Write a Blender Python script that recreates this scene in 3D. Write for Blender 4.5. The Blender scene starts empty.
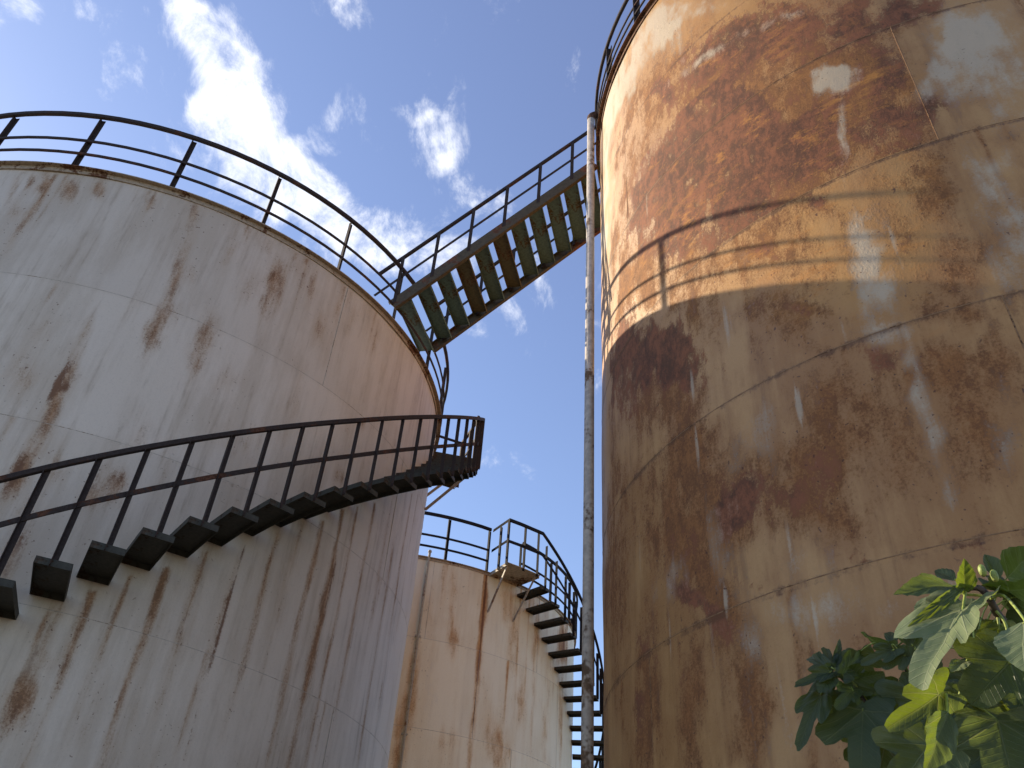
import bpy, bmesh, math, random
import numpy as np
from mathutils import Vector, Matrix, noise as mn

random.seed(7)
rad, cos, sin, PI = math.radians, math.cos, math.sin, math.pi
EYE = 1.6                                     # eye height: wall tables below hold heights above the eye
scene = bpy.context.scene
C = scene.collection

# ------------------------------------------------------------------ tables
# stains on the plates, and sunlit gold painted in as kind g: (kind, azimuth, height, quadratic form of the ellipse on the wall, strength)
BLOBS_R = [
('dA', 211.29, 7.6, 1.52, 0.85, 0.63, 1.2),
('dA', 220.44, 7.67, 3.53, 2.28, 1.17, 1.1),
('dA', 204.13, 7.3, 4.39, 3.98, 2.13, 1.0),
('dA', 226.95, 7.18, 5.5, 2.89, 2.3, 0.8),
('dA', 201.39, 8.77, 5.38, 0.98, 0.67, 0.8),
('dA', 215.55, 6.69, 9.5, 8.91, 3.49, 0.9),
('dA', 238.53, 7.32, 15.09, 2.49, 5.46, 0.9),
('dA', 230.75, 6.31, 20.04, 18.18, 6.64, 0.9),
('dA', 237.55, 6.54, 18.44, 9.21, 6.42, 1.0),
('dA', 230.55, 7.02, 17.88, 5.38, 6.33, 0.7),
('dA', 223.12, 6.64, 10.89, 7.59, 4.26, 0.7),
('oA', 222.37, 7.01, 0.57, 0.49, 0.31, 0.9),
('oA', 234.27, 7.04, 1.95, 0.65, 0.8, 0.7),
('o', 229.4, 7.71, 3.3, 0.79, 0.9, 0.5),
('d0', 219.17, 9.07, 3.83, 3.82, 3.06, 0.95),
('d0', 230.06, 8.74, 4.15, 5.29, 5.0, 1.0),
('d0', 237.1, 8.21, 8.18, 3.0, 5.99, 1.0),
('d0', 243.31, 8.22, 18.44, 8.97, 10.45, 0.9),
('d0', 207.61, 9.33, 12.45, 9.3, 2.9, 0.75),
('d0', 223.78, 9.18, 6.79, 6.49, 5.23, 0.7),
('o', 215.09, 8.92, 1.75, 1.64, 1.06, 0.7),
('o', 233.14, 8.19, 1.7, 1.39, 1.79, 0.7),
('o', 199.9, 8.91, 2.25, 0.66, 0.36, 0.45),
('p', 194.5, 11.28, 0.82, 0.88, 1.66, 1.0),
('p', 206.61, 11.09, 11.04, 8.23, 2.44, 1.0),
('p', 183.13, 9.64, 7.13, -0.24, 0.15, 0.8),
('p', 215.12, 10.61, 35.03, 43.63, 14.72, 0.7),
('p', 232.34, 7.54, 56.24, 33.98, 27.18, 1.25),
('p', 232.57, 6.58, 558.56, -80.63, 6.93, 0.8),
('p', 215.6, 9.31, 11.22, 48.73, 67.74, 0.55),
('p', 228.23, 8.95, 11.4, 44.12, 87.95, 0.5),
('d', 242.93, 6.46, 59.95, 11.6, 33.84, 0.8),
('d', 240.82, 6.38, 65.48, 33.14, 48.48, 0.6),
('o', 193.1, 7.38, 2.47, 1.63, 0.91, 0.7),
('o', 199.25, 8.16, 2.49, 1.02, 0.56, 0.6),
('o', 192.87, 10.3, 1.74, 2.84, 2.29, 0.45),
('o', 202.9, 6.2, 14.62, 21.45, 9.48, 0.6),
('o', 217.22, 5.78, 21.9, 32.38, 13.95, 0.6),
('o', 228.65, 5.67, 15.64, 18.89, 10.72, 0.6),
('o', 224.34, 5.32, 22.58, 39.35, 23.64, 0.5),
('o', 207.17, 10.2, 3.64, 2.54, 1.31, 0.5),
('o', 221.26, 8.16, 3.76, 3.25, 1.7, 0.6),
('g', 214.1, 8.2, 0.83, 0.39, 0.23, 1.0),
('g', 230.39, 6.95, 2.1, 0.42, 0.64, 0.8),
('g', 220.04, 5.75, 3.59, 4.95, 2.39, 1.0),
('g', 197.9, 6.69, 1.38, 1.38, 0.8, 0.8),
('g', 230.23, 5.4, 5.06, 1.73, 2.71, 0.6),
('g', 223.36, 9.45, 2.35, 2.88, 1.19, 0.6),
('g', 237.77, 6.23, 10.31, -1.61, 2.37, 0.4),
('p', 249.48, 7.28, 5.34, -0.96, 2.0, 0.8),
('p', 245.91, 6.84, 18.34, -5.18, 4.27, 0.6),
('p', 249.66, 6.32, 11.58, -4.82, 2.77, 0.7),
('p', 245.14, 5.34, 46.09, -14.68, 5.11, 0.8),
('p', 243.45, 5.65, 61.71, -21.37, 13.52, 0.5),
('p', 243.51, 4.65, 27.42, -12.35, 5.66, 0.5),
('p', 248.11, 7.69, 23.4, -5.5, 6.04, 0.6),
('o', 247.02, 6.41, 47.77, -3.44, 23.17, 0.5),
('o', 246.61, 7.06, 88.1, 1.14, 41.14, 0.35),
('o', 239.42, 5.74, 30.84, -2.67, 10.71, 0.6),
('o', 247.4, 5.84, 38.11, 15.31, 41.33, 0.4),
('o', 239.24, 4.79, 18.96, -2.58, 7.86, 0.55),
('o', 237.42, 5.57, 24.64, 21.71, 11.52, 0.5),
('o', 220.27, 5.87, 21.94, 32.82, 13.27, 0.5),
('o', 207.48, 6.26, 14.38, 17.93, 7.09, 0.45),
('d', 227.68, 5.85, 140.07, 12.88, 41.34, 0.7),
('d', 220.43, 5.59, 131.54, 162.67, 74.7, 0.5),
('o', 197.63, 6.4, 5.64, 8.05, 4.73, 0.4),
('p', 231.19, 5.11, 86.79, -20.8, 4.58, 0.75),
('p', 230.85, 5.43, 187.73, -49.88, 22.63, 0.6),
('p', 231.17, 6.01, 1655.33, -225.67, 17.11, 0.7),
('p', 232.08, 4.62, 79.14, 13.72, 20.41, 0.6),
('p', 230.52, 4.26, 46.39, 27.33, 73.78, 0.55),
('d', 200.65, 5.29, 6.56, 12.42, 8.74, 1.3),
('d', 192.02, 6.01, 5.08, 5.77, 3.77, 1.2),
('d', 189.44, 5.45, 8.79, 7.84, 5.91, 0.7),
('o', 196.36, 5.08, 3.97, 4.98, 3.85, 0.7),
('o', 206.06, 3.83, 8.46, 1.06, 4.27, 0.8),
('o', 200.05, 3.76, 8.08, -0.82, 3.09, 0.7),
('d', 213.67, 3.3, 21.5, 11.13, 19.36, 1.0),
('o', 212.76, 3.3, 5.28, 3.58, 5.6, 0.7),
('o', 203.19, 3.08, 7.96, 1.97, 6.26, 0.9),
('d', 203.7, 3.06, 24.56, 13.32, 22.26, 0.5),
('o', 222.21, 3.32, 14.76, 5.0, 12.33, 0.8),
('d', 221.32, 3.24, 55.45, 10.19, 36.82, 0.5),
('o', 225.86, 3.67, 8.96, 11.35, 15.86, 0.65),
('d', 230.12, 3.98, 48.73, 17.14, 40.08, 0.8),
('o', 231.34, 3.8, 18.35, 9.42, 19.94, 0.6),
('o', 234.23, 3.89, 32.38, -6.43, 40.27, 0.8),
('d', 233.83, 3.91, 127.54, -17.31, 129.11, 0.4),
('o', 223.24, 2.87, 20.91, 17.01, 35.48, 0.8),
('o', 228.4, 3.24, 9.73, 0.5, 6.41, 0.55),
('o', 234.46, 3.32, 18.07, -2.25, 10.52, 0.5),
('o', 237.86, 3.74, 23.72, -1.53, 15.74, 0.6),
('d', 230.16, 2.6, 95.97, 261.71, 284.19, 0.6),
('o', 234.44, 2.86, 26.87, -1.71, 22.59, 0.5),
('d', 205.78, 2.57, 76.73, 195.99, 134.25, 0.8),
('d', 194.99, 2.49, 81.19, 217.11, 156.22, 0.7),
('o', 207.38, 2.62, 14.66, 30.49, 25.19, 0.8),
('d', 214.82, 2.5, 276.01, 765.88, 555.57, 0.7),
('d', 223.74, 2.51, 361.34, 1212.58, 1051.41, 0.7),
('d', 231.66, 2.48, 239.7, 1065.16, 1239.96, 0.7),
('o', 211.42, 1.84, 32.08, -7.05, 7.14, 0.8),
('o', 193.23, 2.08, 9.54, 0.79, 4.52, 0.8),
('d', 191.53, 2.07, 30.73, 0.34, 10.0, 0.5),
('o', 204.0, 1.94, 49.16, -9.31, 6.21, 0.6),
('o', 221.44, 1.66, 28.09, -7.59, 12.87, 0.5),
('o', 217.48, 1.84, 40.19, -2.68, 29.26, 0.4),
('o', 185.8, 3.89, 6.4, 0.54, 1.28, 0.5),
('o', 211.23, 4.03, 21.52, 31.82, 17.78, 0.4),
('o', 220.55, 4.68, 12.42, 19.12, 11.22, 0.35),
('o', 237.7, 4.31, 38.34, 62.9, 40.88, 0.5),
('o', 224.22, 4.73, 246.08, 495.19, 279.86, 0.6),
('d', 223.15, 4.77, 688.66, 1358.55, 767.5, 0.7),
('p', 209.57, 3.05, 18.61, 2.25, 8.76, 0.35),
('p', 216.34, 3.82, 19.46, 3.58, 9.15, 0.35),
('p', 231.7, 3.93, 181.0, -140.19, 104.67, 0.7),
('p', 231.84, 3.39, 182.84, -0.56, 9.82, 0.9),
('p', 232.35, 2.8, 211.27, 11.28, 17.29, 0.7),
('p', 232.05, 4.21, 70.65, -10.48, 55.78, 0.6),
('p', 217.4, 2.67, 20.77, 37.5, 38.68, 0.45),
('p', 216.91, 2.32, 18.57, 40.47, 44.48, 0.7),
('p', 213.04, 2.19, 34.63, 5.84, 30.64, 0.4),
('p', 198.93, 2.85, 23.36, 20.84, 32.61, 0.4),
('p', 236.8, 3.11, 80.97, -21.64, 6.7, 0.35),
('p', 223.07, 2.26, 26.2, 67.71, 77.29, 0.45),
('p', 230.8, 2.22, 17.22, 37.71, 57.33, 0.5),
('p', 219.64, 1.96, 105.77, -37.92, 10.77, 0.4),
('p', 214.05, 1.64, 18.19, -2.16, 11.0, 0.35),
('p', 221.99, 1.43, 31.14, -7.64, 22.14, 0.3),
('s', 207.65, 4.68, 1993.0, 0, 25.0, 1.1),
('s', 207.56, 4.03, 1993.0, 0, 16.26, 0.8),
('s', 213.84, 5.13, 1993.0, 0, 9.3, 0.9),
('s', 214.72, 5.03, 2500.0, 0, 12.76, 0.9),
('s', 221.05, 3.87, 1625.9, 0, 27.13, 1.2),
('s', 217.72, 2.82, 1993.0, 0, 21.43, 0.9),
('s', 218.89, 2.23, 1857.9, 0, 43.28, 0.9),
('s', 209.54, 2.56, 2143.3, 0, 61.04, 1.0),
('s', 207.16, 2.32, 2143.3, 0, 11.41, 0.5),
('s', 214.32, 1.76, 1736.1, 0, 17.36, 0.5),
('s', 233.92, 5.11, 1736.1, 0, 23.11, 0.7),
('s', 234.24, 4.81, 1736.1, 0, 92.46, 0.6),
('s', 227.19, 4.39, 1857.9, 0, 17.36, 0.6),
('s', 200.47, 2.47, 1993.0, 0, 16.26, 0.5),
('s', 194.61, 3.36, 1993.0, 0, 7.07, 0.5),
('s', 212.13, 3.32, 2143.3, 0, 6.25, 0.35)]
BLOBS_L = [
('o', 268.11, 7.58, 42.4, 25.23, 13.37, 0.5),
('o', 287.15, 4.81, 133.7, 19.39, 3.06, 0.9),
('d', 286.15, 4.98, 647.32, 46.94, 11.11, 1.0),
('d', 287.14, 4.97, 425.13, 205.03, 212.98, 1.0),
('o', 286.9, 3.95, 86.04, 15.3, 6.41, 1.0),
('d', 286.51, 3.94, 344.31, 59.36, 16.2, 0.8),
('o', 289.93, 3.05, 142.33, 22.13, 14.18, 0.5),
('d', 290.15, 3.26, 1543.83, 366.8, 329.11, 0.8),
('o', 286.01, 5.76, 147.77, 23.48, 7.04, 0.5),
('o', 296.46, 4.03, 44.94, 6.69, 17.74, 0.9),
('d', 296.77, 4.12, 171.61, 61.86, 90.14, 0.6),
('o', 293.59, 6.09, 61.3, 6.9, 4.42, 0.8),
('o', 293.57, 6.83, 163.6, 24.44, 7.97, 0.8),
('o', 300.49, 5.99, 31.86, 1.68, 6.19, 0.95),
('d', 300.22, 5.95, 168.17, 9.46, 34.15, 0.6),
('o', 305.23, 5.75, 38.74, -1.63, 19.57, 0.5),
('o', 295.38, 6.99, 157.32, 18.31, 20.32, 0.6),
('o', 298.9, 7.62, 187.92, 23.67, 9.05, 0.6),
('o', 306.24, 7.56, 71.59, 7.52, 2.74, 0.95),
('d', 305.89, 7.68, 360.77, 38.8, 13.6, 0.6),
('o', 302.48, 8.11, 33.88, -11.17, 19.26, 0.8),
('o', 309.99, 7.85, 28.22, -9.72, 14.96, 0.6),
('o', 312.55, 7.82, 188.38, 7.55, 7.53, 0.8),
('o', 300.09, 8.03, 392.1, 56.89, 8.32, 0.9),
('o', 292.22, 8.02, 279.44, 41.77, 17.28, 0.9),
('o', 285.74, 7.98, 286.34, 65.11, 19.67, 0.8),
('o', 278.53, 7.98, 139.97, 45.89, 25.2, 0.9),
('o', 274.59, 7.89, 103.64, 44.82, 26.19, 0.8),
('o', 270.66, 7.95, 124.07, 55.69, 21.4, 0.9),
('o', 268.33, 7.97, 355.34, 155.49, 37.33, 0.9),
('o', 266.52, 7.88, 219.3, 105.6, 27.67, 0.9),
('o', 293.52, 7.36, 208.33, 29.96, 10.03, 0.4),
('o', 318.08, 7.84, 233.56, 14.28, 6.3, 0.7),
('o', 321.44, 7.87, 357.67, 16.84, 5.17, 0.6),
('o', 326.71, 7.83, 265.77, 20.16, 4.64, 0.5),
('o', 316.01, 7.14, 69.6, 1.02, 7.07, 0.5),
('o', 303.62, 7.14, 45.76, 2.82, 4.06, 0.4),
('o', 296.97, 4.72, 71.38, 6.5, 10.4, 0.45),
('o', 301.57, 4.5, 121.1, 9.12, 18.05, 0.4),
('o', 315.92, 5.96, 203.61, 15.41, 11.62, 0.5),
('o', 310.69, 5.12, 142.5, 6.98, 17.67, 0.55),
('o', 290.59, 4.04, 84.77, 19.3, 22.83, 0.5),
('o', 294.4, 3.8, 84.01, 32.43, 50.55, 0.5),
('o', 289.09, 3.66, 90.74, 21.99, 18.36, 0.5),
('o', 281.39, 4.94, 54.05, 17.61, 9.02, 0.45),
('o', 281.07, 5.63, 95.59, 30.65, 16.54, 0.4),
('o', 296.19, 1.9, 64.55, 11.56, 14.97, 0.9),
('d', 296.39, 1.78, 343.11, 53.79, 55.89, 0.5),
('o', 297.08, 2.26, 106.95, 31.04, 76.45, 0.6),
('o', 301.97, 1.71, 106.45, 19.51, 42.9, 0.5),
('o', 303.2, 2.12, 215.28, 19.37, 16.59, 0.4),
('o', 296.54, 2.71, 140.21, 74.21, 75.67, 0.5),
('o', 306.98, 5.24, 119.69, 12.81, 10.23, 0.4),
('o', 337.34, 6.65, 52.16, 2.62, 3.93, 0.3),
('o', 326.39, 5.27, 96.67, -24.51, 48.96, 0.6),
('o', 340.16, 5.98, 68.78, -98.95, 105.91, 0.8),
('o', 335.63, 5.56, 105.77, -154.25, 169.84, 0.7),
('o', 289.16, 4.36, 59.37, 26.54, 34.19, 0.4),
('o', 289.37, 6.33, 87.77, 14.99, 10.27, 0.4)]
BLOBS_F = [
('o', 290.84, 7.36, 70.05, 15.84, 1.65, 0.8),
('o', 291.51, 6.46, 18.64, 2.54, 4.46, 0.7),
('o', 285.08, 7.26, 77.03, 19.48, 2.0, 0.4),
('o', 310.91, 6.9, 27.57, 4.32, 0.7, 0.6),
('o', 313.99, 5.64, 26.42, 2.7, 3.37, 0.8),
('o', 307.97, 4.78, 9.21, 0.49, 2.83, 0.6),
('o', 303.91, 5.63, 14.35, 1.59, 2.61, 0.35),
('o', 318.76, 7.12, 41.33, 5.9, 0.72, 0.6),
('o', 324.99, 5.46, 13.9, 1.76, 0.66, 0.6),
('o', 333.7, 6.13, 24.9, 3.58, 0.37, 0.7),
('o', 283.46, 5.08, 65.33, 4.13, 0.78, 0.8),
('o', 282.42, 4.29, 69.96, 5.02, 1.24, 0.8),
('o', 295.53, 4.47, 7.92, -0.6, 6.83, 0.5),
('o', 294.64, 8.43, 4.72, -13.75, 62.66, 0.7),
('o', 286.2, 8.34, 8.69, -25.0, 100.8, 0.7),
('d', 337.59, 7.71, 1.12, -1.12, 1.67, 0.5),
('o', 334.05, 7.6, 1.18, -0.85, 1.34, 0.9),
('o', 306.52, 7.74, 31.35, 2.75, 4.4, 0.5),
('o', 314.97, 7.99, 12.94, -3.98, 8.1, 0.7),
('p', 288.23, 5.14, 21.6, 5.09, 1.91, 0.4),
('p', 302.96, 6.48, 13.86, 2.0, 1.37, 0.3),
('d', 317.05, 6.6, 90.83, -33.37, 75.24, 0.6),
('o', 309.01, 4.4, 13.19, -0.31, 6.63, 0.6)]
# running drips: (kind, azimuth, top, width, length, strength)
DRIPS_L = [
('d', 314.05, 3.91, 0.035, 2.9, 1.3),
('o', 313.83, 3.89, 0.1, 3.2, 0.9),
('o', 299.06, 2.96, 0.1, 2.5, 0.9),
('o', 296.33, 2.8, 0.09, 1.6, 0.5),
('o', 301.94, 3.19, 0.09, 2.5, 0.8),
('o', 305.67, 3.37, 0.1, 3.0, 0.9),
('o', 309.37, 3.63, 0.1, 2.6, 0.6),
('o', 310.63, 3.61, 0.06, 3.2, 0.5),
('o', 318.17, 4.17, 0.1, 3.5, 0.9),
('o', 321.28, 4.38, 0.07, 3.0, 0.5),
('o', 324.71, 4.63, 0.1, 3.6, 1.0),
('o', 328.41, 4.9, 0.11, 4.2, 1.1),
('o', 331.49, 5.09, 0.08, 4.0, 0.9),
('o', 335.49, 5.35, 0.09, 4.2, 0.9),
('o', 340.34, 5.66, 0.07, 4.0, 0.6),
('o', 343.92, 5.87, 0.06, 5.0, 0.9),
('o', 348.42, 6.13, 0.08, 5.0, 0.9),
('o', 352.09, 6.31, 0.06, 5.0, 0.6),
('o', 307.44, 3.45, 0.05, 2.4, 0.5),
('d', 328.87, 4.9, 0.03, 2.4, 0.7),
('o', 312.94, 7.5, 0.03, 1.2, 0.5)]
DRIPS_F = [
('d', 299.84, 8.15, 0.05, 4.5, 1.2),
('o', 299.84, 8.15, 0.13, 5.4, 1.5),
('o', 299.88, 7.57, 0.2, 5.4, 0.8),
('o', 288.32, 8.21, 0.09, 1.6, 0.7),
('o', 312.0, 8.15, 0.07, 4.5, 0.8),
('o', 315.73, 8.09, 0.06, 4.5, 0.7),
('o', 318.93, 7.99, 0.07, 5.0, 0.8),
('o', 308.7, 8.05, 0.05, 4.0, 0.6),
('o', 326.13, 7.35, 0.05, 5, 0.6)]
# fig leaves: base xyz, tip xyz, face normal, width, kind, fold, curl
LEAVES = [
(0.77, 1.255, 0.626, 0.658, 1.247, 0.609, -0.01, -0.86, 0.5, 0.0435, 'oval', 0.5, 0.3, 0),
(1.42, 2.306, 1.17, 1.399, 2.37, 1.243, -0.54, -0.7, 0.47, 0.0482, 'oval', 0.3, 0.3, 0),
(0.781, 1.255, 0.613, 0.754, 1.179, 0.632, 0.04, -0.26, -0.96, 0.0333, 'oval', 0.5, 0.3, 1),
(0.776, 1.238, 0.619, 0.676, 1.205, 0.544, 0.26, -0.96, 0.07, 0.0205, 'oval', 0.3, 0.9, 1),
(0.753, 1.298, 0.625, 0.713, 1.311, 0.577, -0.7, -0.58, 0.43, 0.0384, 'oval', 0.3, 0.5, 2),
(0.759, 1.239, 0.573, 0.635, 1.204, 0.448, -0.53, -0.53, 0.67, 0.1344, 'lobe5', 0.45, 0.3, 2),
(0.712, 1.284, 0.452, 0.617, 1.279, 0.389, 0.15, -0.98, -0.15, 0.0794, 'lobe5', 0.5, 0.4, 1),
(0.707, 1.267, 0.419, 0.643, 1.239, 0.325, 0.31, -0.95, 0.07, 0.0538, 'oval', 0.4, 0.2, 1),
(0.813, 1.238, 0.496, 0.745, 1.272, 0.433, -0.48, -0.87, 0.05, 0.1536, 'lobe3', 0.2, 0.2, 3),
(1.543, 2.255, 1.112, 1.565, 2.36, 1.255, -0.12, -0.79, 0.6, 0.1204, 'lobe3', 0.3, 0.3, 0),
(1.519, 2.25, 1.153, 1.515, 2.264, 1.25, -0.22, -0.97, 0.13, 0.0516, 'oval', 0.9, 0.1, 0),
(1.54, 2.236, 1.155, 1.533, 2.067, 1.17, -0.97, 0.02, -0.22, 0.1032, 'oval', 0.5, 0.3, 0),
(1.541, 2.254, 1.118, 1.495, 2.006, 1.026, -0.72, 0.36, -0.6, 0.1548, 'lobe3', 0.5, 0.3, 0),
(0.836, 1.274, 0.566, 0.836, 1.294, 0.519, -0.63, -0.72, -0.3, 0.0704, 'lobe3', 0.2, 0.2, 3),
(0.884, 1.301, 0.543, 0.836, 1.293, 0.437, -0.39, -0.89, 0.25, 0.128, 'lobe5', 0.3, 0.2, 3),
(0.872, 1.308, 0.462, 0.797, 1.293, 0.363, -0.3, -0.88, 0.36, 0.1536, 'lobe5', 0.3, 0.2, 3),
(0.784, 1.134, 0.516, 0.744, 1.112, 0.437, -0.65, -0.58, 0.49, 0.0704, 'oval', 0.3, 0.2, 2),
(0.791, 1.281, 0.415, 0.755, 1.226, 0.305, -0.23, -0.84, 0.49, 0.1664, 'lobe5', 0.2, 0.2, 3),
(0.788, 1.356, 0.474, 0.723, 1.361, 0.432, -0.29, -0.89, 0.36, 0.0768, 'lobe3', 0.2, 0.3, 3),
(0.775, 1.287, 0.512, 0.728, 1.263, 0.484, -0.17, -0.59, 0.79, 0.0282, 'oval', 0.3, 0.2, 2),
(1.587, 2.325, 0.882, 1.483, 2.361, 0.788, -0.44, -0.89, 0.15, 0.1548, 'lobe3', 0.3, 0.2, 0),
(0.792, 1.26, 0.588, 0.791, 1.318, 0.637, -0.21, -0.64, 0.74, 0.0384, 'oval', 0.4, 0.3, 0),
(1.483, 2.346, 1.0, 1.446, 2.497, 1.015, -0.91, -0.18, -0.38, 0.1548, 'lobe5', 0.2, 0.3, 0),
(1.474, 2.403, 0.869, 1.37, 2.5, 0.759, -0.54, -0.82, -0.21, 0.2408, 'lobe5', 0.2, 0.3, 0),
(1.494, 2.434, 0.737, 1.343, 2.423, 0.63, 0.09, -1.0, -0.01, 0.2236, 'lobe5', 0.2, 0.2, 0),
(1.558, 2.395, 0.732, 1.423, 2.371, 0.611, -0.22, -0.88, 0.43, 0.2064, 'lobe5', 0.2, 0.2, 0),
(1.406, 2.481, 0.757, 1.286, 2.471, 0.597, -0.29, -0.92, 0.28, 0.2236, 'lobe5', 0.2, 0.2, 0),
(1.582, 2.287, 0.986, 1.532, 2.46, 0.968, -0.79, -0.29, -0.55, 0.2236, 'lobe5', 0.2, 0.2, 0),
(1.59, 2.342, 0.83, 1.534, 2.509, 0.841, -0.91, -0.28, -0.31, 0.2236, 'lobe3', 0.2, 0.2, 0),
(1.588, 2.235, 1.089, 1.624, 2.26, 0.979, -0.54, -0.76, -0.35, 0.172, 'lobe5', 0.2, 0.2, 0),
(1.505, 2.394, 0.84, 1.439, 2.53, 0.906, -0.82, -0.52, 0.25, 0.2236, 'lobe5', 0.2, 0.2, 0),
(1.528, 2.436, 0.659, 1.426, 2.477, 0.729, -0.5, -0.83, -0.24, 0.258, 'lobe5', 0.2, 0.2, 0),
(1.387, 2.51, 0.693, 1.256, 2.602, 0.594, -0.45, -0.87, -0.22, 0.2924, 'lobe5', 0.2, 0.2, 0),
(1.158, 2.198, 0.639, 1.073, 2.266, 0.539, -0.56, -0.82, -0.09, 0.2295, 'lobe5', 0.2, 0.2, 0),
(1.339, 2.507, 0.861, 1.257, 2.578, 0.771, -0.59, -0.8, -0.09, 0.2295, 'lobe5', 0.2, 0.2, 0),
(1.382, 2.456, 0.939, 1.291, 2.522, 0.892, -0.56, -0.83, -0.09, 0.189, 'lobe5', 0.2, 0.2, 0),
(1.422, 2.556, 1.041, 1.342, 2.608, 1.02, -0.54, -0.84, 0.0, 0.135, 'lobe3', 0.3, 0.2, 0),
(1.323, 2.462, 1.005, 1.335, 2.41, 1.109, -0.64, -0.72, -0.28, 0.0675, 'lobe3', 0.5, 0.2, 0),
(1.316, 2.462, 1.014, 1.288, 2.448, 1.081, -0.65, -0.65, -0.4, 0.054, 'oval', 0.4, 0.2, 0),
(1.297, 2.483, 0.988, 1.23, 2.528, 0.957, -0.54, -0.84, -0.06, 0.081, 'lobe3', 0.3, 0.2, 0),
(1.488, 2.575, 0.893, 1.397, 2.637, 0.858, -0.55, -0.83, -0.05, 0.216, 'lobe5', 0.2, 0.2, 0),
(1.066, 2.624, 0.894, 0.937, 2.581, 0.704, -0.38, -0.81, 0.44, 0.1013, 'lobe3', 0.25, 0.2, 0),
(1.178, 2.593, 0.843, 1.103, 2.536, 0.623, -0.34, -0.88, 0.34, 0.243, 'lobe5', 0.15, 0.2, 0),
(1.267, 2.485, 1.019, 1.222, 2.635, 1.097, -0.66, 0.19, -0.73, 0.0675, 'oval', 0.4, 0.3, 0),
(1.267, 2.491, 1.005, 1.177, 2.546, 0.975, -0.52, -0.85, -0.0, 0.0675, 'lobe3', 0.4, 0.3, 0),
(1.265, 2.487, 1.019, 1.29, 2.524, 1.091, -0.23, -0.83, 0.51, 0.0405, 'oval', 0.4, 0.3, 0),
(1.1, 2.584, 0.966, 1.059, 2.716, 1.069, -0.54, -0.62, 0.57, 0.0473, 'oval', 0.5, 0.4, 0),
(1.094, 2.591, 0.955, 0.967, 2.583, 0.904, -0.07, -0.94, 0.33, 0.0675, 'lobe3', 0.5, 0.3, 0),
(1.119, 2.643, 0.994, 1.134, 2.681, 1.08, -0.02, -0.91, 0.41, 0.0743, 'lobe3', 0.5, 0.3, 0),
(1.128, 2.637, 0.999, 1.185, 2.649, 1.103, 0.18, -0.98, 0.02, 0.0243, 'oval', 0.5, 0.3, 0),
(1.142, 2.636, 0.987, 1.201, 2.657, 1.066, 0.01, -0.97, 0.25, 0.0607, 'lobe3', 0.4, 0.3, 0),
(1.107, 2.589, 0.946, 1.034, 2.564, 0.885, -0.14, -0.84, 0.52, 0.0675, 'oval', 0.3, 0.3, 0),
(1.135, 2.574, 0.952, 1.255, 2.636, 1.056, 0.43, -0.9, 0.05, 0.081, 'lobe3', 0.4, 0.3, 0),
(1.168, 2.638, 0.95, 1.242, 2.53, 0.937, -0.69, -0.39, -0.61, 0.0945, 'lobe5', 0.3, 0.3, 0),
(1.152, 2.585, 0.901, 1.061, 2.497, 0.821, 0.4, -0.81, 0.43, 0.081, 'lobe3', 0.2, 0.3, 0),
(1.241, 2.687, 0.939, 1.267, 2.523, 0.921, -0.92, -0.11, -0.37, 0.108, 'lobe3', 0.2, 0.3, 0),
(1.197, 2.716, 0.913, 1.175, 2.766, 0.783, -0.38, -0.88, -0.27, 0.1215, 'lobe3', 0.2, 0.3, 0),
(1.281, 2.679, 0.908, 1.299, 2.707, 0.792, -0.25, -0.93, -0.26, 0.1485, 'lobe5', 0.2, 0.3, 0),
(1.232, 2.652, 1.043, 1.26, 2.678, 0.938, -0.24, -0.93, -0.29, 0.1215, 'lobe3', 0.2, 0.3, 0),
(1.257, 2.658, 0.762, 1.192, 2.647, 0.626, -0.4, -0.88, 0.26, 0.2025, 'lobe5', 0.2, 0.3, 0),
(1.354, 2.672, 0.818, 1.321, 2.577, 0.662, -0.19, -0.82, 0.54, 0.216, 'lobe5', 0.2, 0.3, 0)]
STEMS = [
([(1.429, 2.274, 0.543), (1.215, 1.874, 0.66), (0.917, 1.384, 0.604), (0.833, 1.265, 0.59), (0.804, 1.239, 0.615), (0.784, 1.249, 0.621)], 0.0106, 0.0044, 'branch'),
([(1.215, 1.874, 0.66), (0.924, 1.527, 0.511), (0.76, 1.331, 0.458), (0.72, 1.28, 0.451)], 0.0063, 0.0025, 'branch'),
([(1.586, 2.504, 0.548), (1.464, 2.339, 0.711), (1.41, 2.299, 0.831), (1.375, 2.235, 0.921)], 0.0125, 0.005, 'branch'),
([(1.464, 2.339, 0.711), (1.338, 2.362, 0.72), (1.294, 2.348, 0.74)], 0.0075, 0.0037, 'branch'),
([(1.407, 2.443, 0.574), (1.361, 2.582, 0.751), (1.269, 2.672, 0.867), (1.185, 2.681, 0.953), (1.122, 2.62, 0.98)], 0.0137, 0.005, 'branch'),
([(1.361, 2.582, 0.751), (1.336, 2.546, 0.903), (1.291, 2.523, 1.025)], 0.01, 0.005, 'branch')]
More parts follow.
